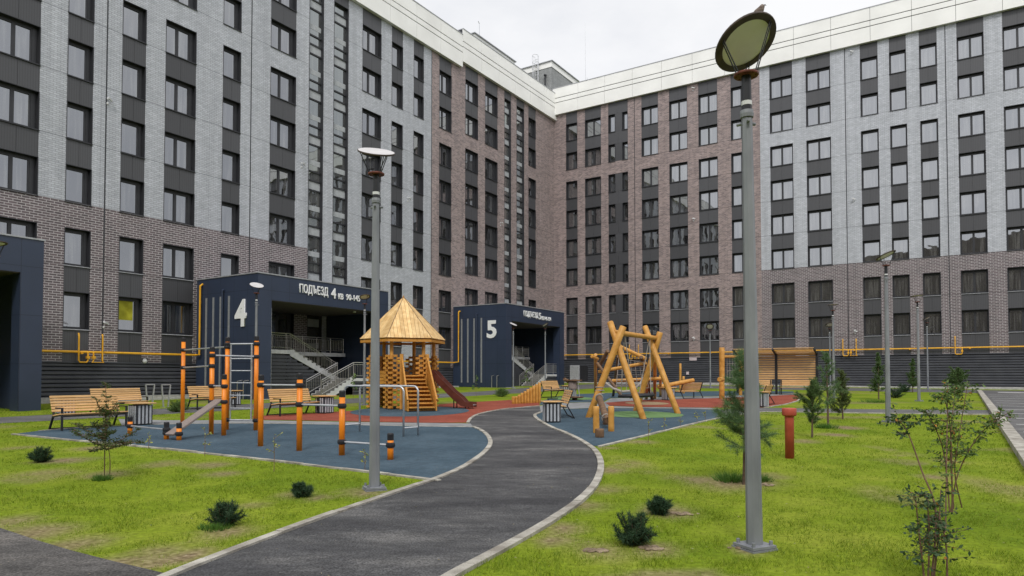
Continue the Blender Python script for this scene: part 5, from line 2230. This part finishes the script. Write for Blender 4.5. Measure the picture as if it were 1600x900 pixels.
# slatted shelter with benches, parallel to the right wing
shp = gp(1209, 617)
sh = thing('slatted_shelter', 'slatted timber shelter with black posts and built-in benches before the right wing', 'shelter', shp, ROT_N)
for bay in (-2.35, 0.02):
    m = MB()
    for k in range(12):
        z = .95 + .145 * k
        m.box(bay + .06, bay + 2.27, .72, .76, z, z + .105)
    m.build('slat_wall', M['slat'], sh, bevel=.006)
    m = MB()
    for k in range(7):
        y = -.25 + .15 * k
        m.bar((bay + .03, y, 2.80 - .05 * k), (bay + 2.3, y, 2.80 - .05 * k), .11, .035)
    m.build('roof_slats', M['slat'], sh, bevel=.006)
    m = MB()
    for k in range(4):
        m.box(bay + .25, bay + 2.1, .2 + .1 * k, .29 + .1 * k, .45, .48)
    m.build('seat', M['slat'], sh, bevel=.005)
    m = MB()
    for k in range(3):
        Mx = rot_m((0, .62 + .02 * k, .56 + .12 * k), 0, -.2)
        m.box(bay + .25, bay + 2.1, -.015, .015, 0, .11, Mx)
    m.build('backrest', M['slat'], sh, bevel=.005)
    m = MB()
    for x in (bay + .3, bay + 2.05):
        m.bar((x, .2, 0), (x, .2, .62), .05, .04, (0, 1, 0))
        m.bar((x, .62, 0), (x, .62, .9), .05, .04, (0, 1, 0))
        m.bar((x, .2, .43), (x, .6, .43), .05, .04)
    m.build('seat_frame', M['black_steel'], sh)
for x in (-2.33, .01, 2.33):
    m = MB()
    m.box(x - .06, x + .06, .64, .76, 0, 2.62)
    m.bar((x, -.3, 2.74), (x, .78, 2.42), .09, .10)
    m.build('post', M['black_steel'], sh)

# red standpipe on the lawn
rp_ = thing('standpipe', 'dull red standpipe with a wider capped head on the right lawn', 'pipe', gp(1234, 716), 0)
m = MB()
m.lathe([(.083, -.05), (.083, .80), (.085, .82)], 24)
m.build('shaft', M['red_pipe'], rp_, smooth=True)
m = MB()
m.lathe([(.085, .79), (.125, .81), (.132, .83), (.132, .935), (.125, .95), (.02, .955)], 24)
m.build('head', M['red_pipe'], rp_, smooth=True)

# ------------------------------------------------------------------ plants
def quad_mesh(name, V, mat, parent=None):
    n = len(V)
    me = bpy.data.meshes.new(name)
    me.vertices.add(n * 4)
    me.vertices.foreach_set('co', np.ascontiguousarray(V, dtype=np.float32).ravel())
    me.loops.add(n * 4)
    me.loops.foreach_set('vertex_index', np.arange(n * 4, dtype=np.int32))
    me.polygons.add(n)
    me.polygons.foreach_set('loop_start', np.arange(0, n * 4, 4, dtype=np.int32))
    me.polygons.foreach_set('loop_total', np.full(n, 4, dtype=np.int32))
    me.update(calc_edges=True)
    return link(name, me, mat, parent)


def unit(a):
    return a / np.maximum(np.linalg.norm(a, axis=-1, keepdims=True), 1e-6)


def needles(base, axis, n, length, width, spread, rng):
    """n needles per (base, axis) pair as separate thin triangles"""
    B = np.repeat(base, n, 0)
    A = np.repeat(axis, n, 0)
    r = unit(rng.normal(size=B.shape))
    d = unit(A * (1 - spread) + r * spread)
    s = unit(np.cross(d, rng.normal(size=B.shape))) * (width * .5)
    L = length * rng.uniform(.6, 1.15, (len(B), 1))
    return np.stack([B - s, B + s, B + d * L], 1)


def conifer(label, px, py, h, wid, mat='needle_mid', bare=.18, nl=.05, nw=.008, levels=14, per=6, prof=None, rise=.35, dens=10, seed=1, tuft=False, group=None, pos=None, name='young_pine', spread=.55, lean=0.02):
    rng = np.random.default_rng(seed)
    p = gp(px, py) if pos is None else pos
    r = thing(name, label, 'tree', p, seed * 1.3, group)
    tr = MB()
    tr.path([(0, 0, -.03), (lean * h * .5, 0, h * .4), (lean * h, .01, h * .97)], [.011 * h + .012, .008 * h + .008, .004], 7)
    tk = tr.build('trunk', M['bark'], r)
    br = MB()
    bases, axes = [], []
    for i in range(levels):
        u = i / (levels - 1)
        z = h * (bare + (1 - bare) * u * .97)
        R0 = wid / 2 * (prof(u) if prof else (1 - u) ** .8 + .08)
        for k in range(per):
            a = rng.uniform(0, 2 * math.pi)
            L = R0 * rng.uniform(.42, 1.18)
            el = rise + rng.uniform(-.38, .32) + .5 * u
            d0 = np.array([math.cos(a) * math.cos(el), math.sin(a) * math.cos(el), math.sin(el)])
            st = np.array([lean * z, 0, z])
            m1 = st + d0 * L * .55
            e = st + d0 * L + np.array([0, 0, L * rng.uniform(-.08, .16)])
            br.path([st, m1, e], [.006, .004, .002], 4)
            ns = max(3, int(L / .03))
            t0 = .25 if tuft else .12
            for q in np.linspace(t0, 1.0, ns):
                b = st + (e - st) * q
                bases.append(b)
                axes.append((e - st) / max(L, 1e-3))
            if tuft:
                for j in range(3):
                    q = rng.uniform(.25, .85)
                    b = st + (e - st) * q
                    sd = unit(d0 * .8 + rng.normal(size=3) * .75 + np.array([0, 0, .35]))
                    sl = L * rng.uniform(.25, .5)
                    br.path([tuple(b), tuple(b + sd * sl)], [.003, .0015], 4)
                    for w in np.linspace(.3, 1, max(3, int(sl / .03))):
                        bases.append(b + sd * sl * w)
                        axes.append(sd)
            else:
                for j in range(max(1, int(L / .09))):
                    q = rng.uniform(.3, .95)
                    b = st + (e - st) * q
                    sd = unit(d0 + rng.normal(size=3) * .8)
                    sl = L * .28 * (1.1 - q) + .03
                    for w in np.linspace(.2, 1, max(2, int(sl / .025))):
                        bases.append(b + sd * sl * w)
                        axes.append(sd)
    for w in np.linspace(.8, 1.0, 8):
        bases.append(np.array([lean * h * w, 0, h * w]))
        axes.append(np.array([0, 0, 1.0]))
    br.build('branches', M['bark'], r)
    tri_mesh('crown', needles(np.array(bases), np.array(axes), dens, nl, nw, spread, rng), M[mat], r)
    return r


def larch_prof(u):
    return 1.0 if u < .2 else (.62 + .12 * math.sin(u * 23) - .45 * u if u < .8 else .16)


def round_prof(u):
    return .55 + .6 * math.sin(math.pi * min(1, u * 1.05)) if u < .8 else .55 * (1 - u) * 4 + .06


conifer('young long needled pine standing right behind the nearest lamp pole', 1163, 757, 1.78, 1.12, 'needle_pine', .30, .13, .0048, 8, 5, lambda u: 1.0 - .62 * u, .40, 17, 14, tuft=True, spread=.66)
conifer('low dense young pine with a reddish stem right of the red standpipe', 1269, 684, 1.34, .78, 'needle_mid', .26, .07, .009, 9, 6, round_prof, .65, 13, 5, tuft=True, spread=.75)
conifer('tall sparse young pine right of the slatted shelter', 1294, 666, 2.05, 1.0, 'needle_pine', .30, .10, .009, 8, 4, lambda u: .95 - .6 * u, .55, 8, 6, tuft=True, spread=.65)
conifer('wide bushy young pine just right of the tall sparse one', 1317, 655, 1.45, 1.0, 'needle_olive', .14, .085, .010, 8, 6, lambda u: 1.0 - .6 * u, .7, 12, 7, tuft=True, spread=.75)
conifer('dense conical young pine left of the middle lamp on the right lawn', 1373, 624, 2.4, 1.0, 'needle_mid', .16, .11, .014, 11, 6, None, .6, 8, 8, tuft=True, spread=.65)
conifer('conical young pine between two lamp poles before the slatted basement', 1426, 613, 2.2, .95, 'needle_mid', .16, .11, .015, 10, 6, None, .6, 8, 9, tuft=True, spread=.65)
conifer('pale green fluffy young pine behind the tall shrub on the right', 1497, 628, 1.65, 1.0, 'needle_mid', .16, .08, .02, 11, 8, round_prof, .5, 9, 10)


def dwarf(label, px, py, w, hgt, seed, mat='needle_dark', nl=.06):
    rng = np.random.default_rng(seed)
    r = thing('dwarf_pine', label, 'shrub', gp(px, py), seed, 'low dwarf pines on the lawn')
    st = MB()
    bases, axes = [], []
    for k in range(44):
        a = rng.uniform(0, 6.28)
        el = rng.uniform(.2, 1.5)
        L = rng.uniform(.7, 1.05) * (w / 2 * math.cos(el) ** 1 + hgt * math.sin(el) ** 1.2) * .9
        d = np.array([math.cos(a) * math.cos(el), math.sin(a) * math.cos(el), math.sin(el)])
        e = d * L
        e[2] = max(e[2], .02) + .02
        st.path([(0, 0, 0), tuple(e * .6 + np.array([0, 0, -.01])), tuple(e)], [.006, .005, .003], 4)
        for q in np.linspace(.3, 1, 8):
            bases.append(e * q)
            axes.append(unit(d + np.array([0, 0, .5])))
    st.build('stems', M['bark'], r)
    tri_mesh('crown', needles(np.array(bases), np.array(axes), 15, nl, .0075, .6, rng), M[mat], r)


for i, a in enumerate((('dark low dwarf pine at the left end of the left lawn', 65, 722, .42, .22), ('dark low dwarf pine in the middle of the left lawn', 350, 822, .38, .22),
                       ('small dark dwarf pine left of the second nearest lamp base', 471, 777, .26, .16), ('small dark dwarf pine on the right lawn beside a soil ring', 1031, 804, .27, .17),
                       ('largest dark dwarf pine on the right lawn near the path', 990, 851, .34, .28), ('tiny dark shrub left of the middle lamp pole on the right lawn', 1399, 622, 1.0, .5),
                       ('tiny dark shrub between two lamp poles near the slatted basement', 1412, 613, 1.0, .5), ('green dwarf shrub on the grass strip in front of the porch numbered 5', 784, 620, .9, .4),
                       ('green dwarf shrub behind the sloping board of the exercise frame', 278, 644, .8, .35))):
    dwarf(*a, 40 + i, 'needle_dark' if i < 7 else 'leaf_green', .07 if i < 5 else .14)


def leaves_at(P, D, size, rng, droop=.3):
    """leaf-shaped quads"""
    n = len(P)
    d = unit(D + rng.normal(size=(n, 3)) * .55 - np.array([0, 0, droop]))
    s = unit(np.cross(d, rng.normal(size=(n, 3)) * .6 + np.array([0, 0, 1])))
    L = size * rng.uniform(.6, 1.2, (n, 1))
    up = np.cross(s, d) * L * .12
    return np.stack([P, P + d * L * .5 + s * L * .27 - up, P + d * L, P + d * L * .5 - s * L * .27 - up], 1)


def sapling(label, px, py, h, seed, leaf='leaf_yellow', n=24, size=.05, group='thin young saplings along the pads'):
    rng = np.random.default_rng(seed)
    r = thing('sapling', label, 'plant', gp(px, py), seed, group)
    st = MB()
    P, D = [], []
    top = np.array([rng.uniform(-.04, .04) * h, rng.uniform(-.04, .04) * h, h])
    st.path([(0, 0, -.02), tuple(top * .5 + rng.normal(size=3) * .01), tuple(top)], [.006, .005, .002], 5)
    for k in range(4):
        q = rng.uniform(.35, .9)
        b = top * q
        d = unit(np.array([rng.normal(), rng.normal(), .9]))
        e = b + d * h * rng.uniform(.12, .25)
        st.path([tuple(b), tuple(e)], [.004, .002], 4)
        for w in np.linspace(.4, 1, max(2, n // 6)):
            P.append(b + (e - b) * w)
            D.append(d)
    for w in np.linspace(.55, 1, max(3, n // 4)):
        P.append(top * w)
        D.append(unit(rng.normal(size=3)))
    st.build('stem', M['reddish_stem'], r)
    quad_mesh('leaves', leaves_at(np.array(P), np.array(D), size, rng), M[leaf], r)


for i, a in enumerate((('thin yellow leaved sapling at the pad edge left of the sloping board', 232, 701, .32), ('yellow leaved sapling in front of the sloping board', 320, 713, .55),
                       ('tallest yellow leaved sapling in front of the orange posts', 428, 737, .62), ('small sapling just left of the second nearest lamp base', 570, 736, .34),
                       ('sapling in front of the swing at the corner of the right blue pad', 1013, 691, .55), ('small yellowish sapling at the edge of the right blue pad', 1038, 674, .36),
                       ('small yellow green sapling in front of the right swing leg', 1063, 668, .32), ('pale sapling near the right end of the right blue pad', 1089, 662, .36),
                       ('pale sapling nearest to the young pine behind the lamp', 1102, 659, .34))):
    sapling(*a, 70 + i, n=26, size=.055)
sapling('young green tree with few leaves in front of the grey strips of porch 5', 744, 621, 1.25, 90, 'leaf_green', 60, .14, None)
sapling('thin young tree with a few yellow leaves before the slatted basement', 1336, 602, 1.5, 91, 'leaf_yellow', 30, .14, None)
sapling('leafy green plant at the foot of the stair in porch 4', 552, 625, 1.3, 92, 'leaf_green', 60, .16, None)
sapling('leafy plant beside the stair in porch 5', 822, 612, 1.6, 93, 'leaf_green', 60, .2, None)


def tall_shrub(label, base, stems, leafmat, size, seed, orange=0):
    """stems: lists of local points; leaves sit along the upper part of every stem on short side twigs"""
    rng = np.random.default_rng(seed)
    r = thing('tall_shrub', label, 'shrub', base, 0)
    P, D, PO, DO = [], [], [], []
    for pts, l0, nt in stems:
        st = MB()
        pts = [Vector(p) for p in pts]
        pts = smooth_line(pts, 5)
        n = len(pts)
        st.path(pts, [.0065 * (1 - .75 * i / (n - 1)) + .002 for i in range(n)], 6)
        for k in range(nt):
            q = l0 + (1 - l0) * rng.uniform() ** 1.15
            i = min(n - 2, int(q * (n - 1)))
            b = np.array(pts[i].lerp(pts[i + 1], q * (n - 1) - i))
            d = unit(np.array([rng.normal(), rng.normal(), rng.uniform(-.2, .7)]))
            L = rng.uniform(.08, .24) * (1.2 - .5 * q) * (.55 if size < .036 else 1)
            e = b + d * L
            st.path([tuple(b), tuple(e)], [.0025, .0012], 4)
            # feathered leaf: pairs along the twig
            for w in np.linspace(.25, 1, 5):
                for sgn in (-1, 1):
                    s = unit(np.cross(d, np.array([0, 0, 1.0]) + rng.normal(size=3) * .3)) * sgn
                    tgt = (PO, DO) if rng.uniform() < orange else (P, D)
                    tgt[0].append(b + (e - b) * w)
                    tgt[1].append(unit(d * .5 + s))
        st.build('stem', M['reddish_stem'], r)
    quad_mesh('leaves', leaves_at(np.array(P), np.array(D), size, rng, .15), M[leafmat], r)
    if PO:
        quad_mesh('turning_leaves', leaves_at(np.array(PO), np.array(DO), size, rng, .15), M['leaf_orange'], r)
    return r


bA = gp(1453, 912)
YA = bA.y


def sp(px, py, Y, base):
    return at(px, py, Y) - base


tall_shrub('nearest dark leaved shrub with bare stems at the lower right', bA, [
    ([sp(1450, 912, YA, bA), sp(1452, 830, YA, bA), sp(1447, 770, YA, bA)], .30, 28),
    ([sp(1458, 912, YA + .05, bA), sp(1466, 840, YA + .05, bA), sp(1470, 765, YA + .1, bA)], .28, 30),
    ([sp(1445, 912, YA - .1, bA), sp(1438, 850, YA - .1, bA), sp(1430, 775, YA - .05, bA)], .30, 24),
    ([sp(1480, 905, YA + .1, bA), sp(1478, 850, YA + .1, bA), sp(1466, 800, YA + .1, bA)], .4, 14),
    ([sp(1455, 912, YA, bA), sp(1462, 800, YA + .05, bA), sp(1440, 735, YA + .2, bA), sp(1418, 675, YA + .3, bA), sp(1402, 655, YA + .35, bA)], .72, 18)], 'leaf_dark', .045, 5, .02)
bB = gp(1487, 815)
YB = bB.y
tall_shrub('tall spreading shrub with reddish stems and orange leaf tips on the right lawn', bB, [
    ([sp(1477, 850, YB - .5, bB), sp(1479, 720, YB - .3, bB), sp(1481, 600, YB, bB)], .36, 34),
    ([sp(1490, 795, YB + .2, bB), sp(1485, 700, YB + .1, bB), sp(1492, 610, YB + .2, bB)], .36, 34),
    ([sp(1503, 793, YB + .2, bB), sp(1492, 740, YB + .1, bB), sp(1497, 690, YB + .1, bB), sp(1512, 600, YB + .2, bB)], .40, 34),
    ([sp(1486, 800, YB, bB), sp(1497, 740, YB - .1, bB), sp(1530, 680, YB - .2, bB), sp(1575, 645, YB - .3, bB)], .42, 44),
    ([sp(1484, 800, YB, bB), sp(1476, 715, YB + .1, bB), sp(1462, 670, YB + .1, bB), sp(1445, 640, YB + .1, bB)], .40, 30),
    ([sp(1488, 800, YB, bB), sp(1486, 690, YB, bB), sp(1478, 630, YB - .1, bB), sp(1464, 622, YB - .1, bB)], .40, 30)], 'leaf_green', .042, 6, .035)


bT = gp(163, 748)
YT = bT.y
yt_stems = [([sp(163, 750, YT, bT), sp(164, 690, YT, bT), sp(166, 640, YT, bT), sp(165, 598, YT, bT)], .30, 60),
            ([sp(171, 747, YT + .02, bT), sp(172, 720, YT, bT), sp(168, 690, YT, bT)], .8, 4)]
rngt = np.random.default_rng(33)
for k in range(16):
    z0 = rngt.uniform(.42, .70) if k < 11 else rngt.uniform(.7, 1.05)
    a = k * 2.4 + rngt.uniform(-.3, .3)
    L = (rngt.uniform(.38, .58) if k < 11 else rngt.uniform(.16, .30))
    up_ = rngt.uniform(-.02, .12) if k < 7 else rngt.uniform(.12, .34)
    st0_ = Vector((0.005, 0, z0))
    yt_stems.append(([st0_, st0_ + Vector((math.cos(a) * L * .5, math.sin(a) * L * .5, up_ * .4)), st0_ + Vector((math.cos(a) * L, math.sin(a) * L, up_))], .22, 26 if k < 11 else 16))
yt = tall_shrub('bushy young tree with a thin leader on the left lawn before the benches', bT, yt_stems, 'leaf_olive', .034, 8, .0)
yt.name = 'young_tree'
yt['category'] = 'tree'


def tuft(label, px, py, w, h, seed, n=260):
    rng = np.random.default_rng(seed)
    b = np.zeros((n, 3))
    a = rng.uniform(0, 6.28, n)
    rr = rng.uniform(0, 1, n) ** .8 * w / 2 * (.6 + .7 * vnoise(np.cos(a) * 2 + seed, np.sin(a) * 2, seed))
    b[:, 0] = np.cos(a) * rr
    b[:, 1] = np.sin(a) * rr
    ax = unit(np.stack([np.cos(a) * .5, np.sin(a) * .5, np.ones(n)], -1))
    o = tri_mesh('grass_clump', needles(b, ax, 2, h * .8, .009, .3, rng), M['tuft'])
    o.location = gp(px, py)
    tag(o, label, 'grass clump', 'taller grass clumps round the young trees')


tuft('tall green grass clump at the foot of the pine behind the nearest lamp', 1143, 752, .45, .22, 1)
tuft('green grass clump right of the nearest lamp pole', 1190, 752, .3, .16, 2, 160)
tuft('green grass clump at the foot of the tall sparse pine', 1290, 669, .6, .22, 3)
tuft('grass clump at the foot of the conical pine left of the middle lamp', 1366, 629, 1.2, .3, 4)
tuft('grass clump at the foot of the small tree on the left lawn', 158, 750, .3, .14, 5, 160)
tuft('grass clump under the dark dwarf pine in the middle of the left lawn', 335, 826, .35, .09, 6, 200)


# soil thrown up round the lamp foot
def soil_heap(label, px, py, w, h, seed, c='soil'):
    rng = np.random.default_rng(seed)
    mb = MB()
    for k in range(16):
        a = rng.uniform(0, 6.28)
        q = rng.uniform(0, 1) ** .7 * w / 2
        s = rng.uniform(.02, .05)
        c0 = Vector((math.cos(a) * q, math.sin(a) * q * .6, s * .3))
        M0 = Matrix.Translation(c0) @ Matrix.Rotation(rng.uniform(0, 3), 4, 'Z') @ Matrix.Rotation(rng.uniform(-.4, .4), 4, 'X')
        mb.lathe([(s * .3, -s * .5), (s * rng.uniform(.8, 1.2), -s * .1), (s * .9, s * .3), (s * .3, s * .6)], 7, M0)
    o = mb.build('soil_heap', M['soil'], None)
    o.scale = (1, 1, .45)
    o.location = gp(px, py)
    tag(o, label, 'soil', kind='stuff')


M['soil'] = noise_mat('dry_soil', (0.14, 0.10, 0.065), (0.32, 0.25, 0.17), 12, 0.95, bump=.4)
soil_heap('crumbly dry soil heaped at the foot of the nearest lamp', 1163, 856, .30, .1, 1)
soil_heap('crumbly dry soil beside the largest dark dwarf pine', 1018, 857, .26, .1, 3)
soil_heap('crumbly dry soil between the path and the largest dwarf pine', 934, 861, .2, .1, 4)
soil_heap('crumbly dry soil right of the small dwarf pine on the right lawn', 1072, 803, .3, .1, 5)
soil_heap('crumbly dry soil ring round the pine behind the nearest lamp', 1195, 758, .45, .1, 2)


# ------------------------------------------------------------------ mown grass on the near lawns
def inside(poly, X, Y):
    c = np.zeros(len(X), bool)
    n = len(poly)
    for i in range(n):
        x0, y0 = poly[i]
        x1, y1 = poly[(i + 1) % n]
        if y0 == y1:
            continue
        k = ((y0 > Y) != (y1 > Y)) & (X < (x1 - x0) * (Y - y0) / (y1 - y0) + x0)
        c ^= k
    return c


def near_line(pts, X, Y, w):
    c = np.zeros(len(X), bool)
    for a, b in zip(pts[:-1], pts[1:]):
        ax, ay, bx, by = a[0], a[1], b[0], b[1]
        L2 = (bx - ax) ** 2 + (by - ay) ** 2
        if L2 < 1e-9:
            continue
        t = np.clip(((X - ax) * (bx - ax) + (Y - ay) * (by - ay)) / L2, 0, 1)
        c |= (X - ax - t * (bx - ax)) ** 2 + (Y - ay - t * (by - ay)) ** 2 < w * w
    return c


# dry leaves, sand grains and litter lying about on the pads and the path
rng = np.random.default_rng(15)
NL_ = 700
Yl = np.exp(rng.uniform(math.log(4.5), math.log(32), NL_))
Xl = rng.uniform(-1, 1, NL_) * (.75 * Yl)
sz = rng.uniform(.005, .016, NL_)[:, None]
al = rng.uniform(0, 6.28, NL_)
cen = np.stack([Xl, Yl, SLOPE * Yl + .019], -1)
u_ = np.stack([np.cos(al), np.sin(al), rng.uniform(-.1, .25, NL_)], -1)
w_ = np.stack([-np.sin(al), np.cos(al), rng.uniform(-.1, .25, NL_)], -1)
lt = quad_mesh('litter', np.stack([cen - u_ * sz, cen - w_ * sz * .55, cen + u_ * sz, cen + w_ * sz * .55], 1), leaf_mat('dry_litter', [(0.30, 0.22, 0.10), (0.34, 0.31, 0.26), (0.20, 0.16, 0.08), (0.36, 0.34, 0.10)], .8, 0))
tag(lt, 'scattered dry leaves and bits on the path and the rubber pads', 'litter', kind='stuff')

rng = np.random.default_rng(5)
NB = 420000
Yb = np.exp(rng.uniform(math.log(3.6), math.log(30), NB))
Xb = rng.uniform(-1, 1, NB) * (.80 * Yb + 1.2)
keep = np.ones(NB, bool)
for poly in SHEETS:
    keep &= ~inside(poly, Xb, Yb)
for ln, w in ((path_left, .03), (path_right, .03), (pad_bottom, .025), (kerb_line, .13)):
    keep &= ~near_line(ln, Xb, Yb, w)
Xb, Yb = Xb[keep], Yb[keep]
so = soil_at(Xb, Yb)
clump = fbm(Xb * 3.1, Yb * 3.1, 77, 3)
keep = rng.uniform(0, 1, len(Xb)) > np.clip(so * 1.15, 0, .97)
keep &= rng.uniform(0, 1, len(Xb)) < np.clip((clump - .22) * 2.2, .12, 1)
Xb, Yb, clump = Xb[keep], Yb[keep], clump[keep]
n = len(Xb)
hb = (.020 + .040 * clump ** 1.5) * rng.uniform(.5, 1.35, n) * (1 - .5 * soil_at(Xb, Yb))
wb_ = .0028 + .00065 * Yb
a = rng.uniform(0, 6.28, n)
lean = rng.normal(0, .55, (n, 2)) * hb[:, None]
base = np.stack([Xb, Yb, SLOPE * Yb - .004], -1)
sv = np.stack([np.cos(a), np.sin(a), np.zeros(n)], -1) * wb_[:, None] / 2
tip = base + np.stack([lean[:, 0], lean[:, 1], hb], -1)
gr = tri_mesh('grass', np.stack([base - sv, base + sv, tip], 1), M['blade'])
tag(gr, 'short mown yellow green grass of the lawns', 'grass', kind='stuff')
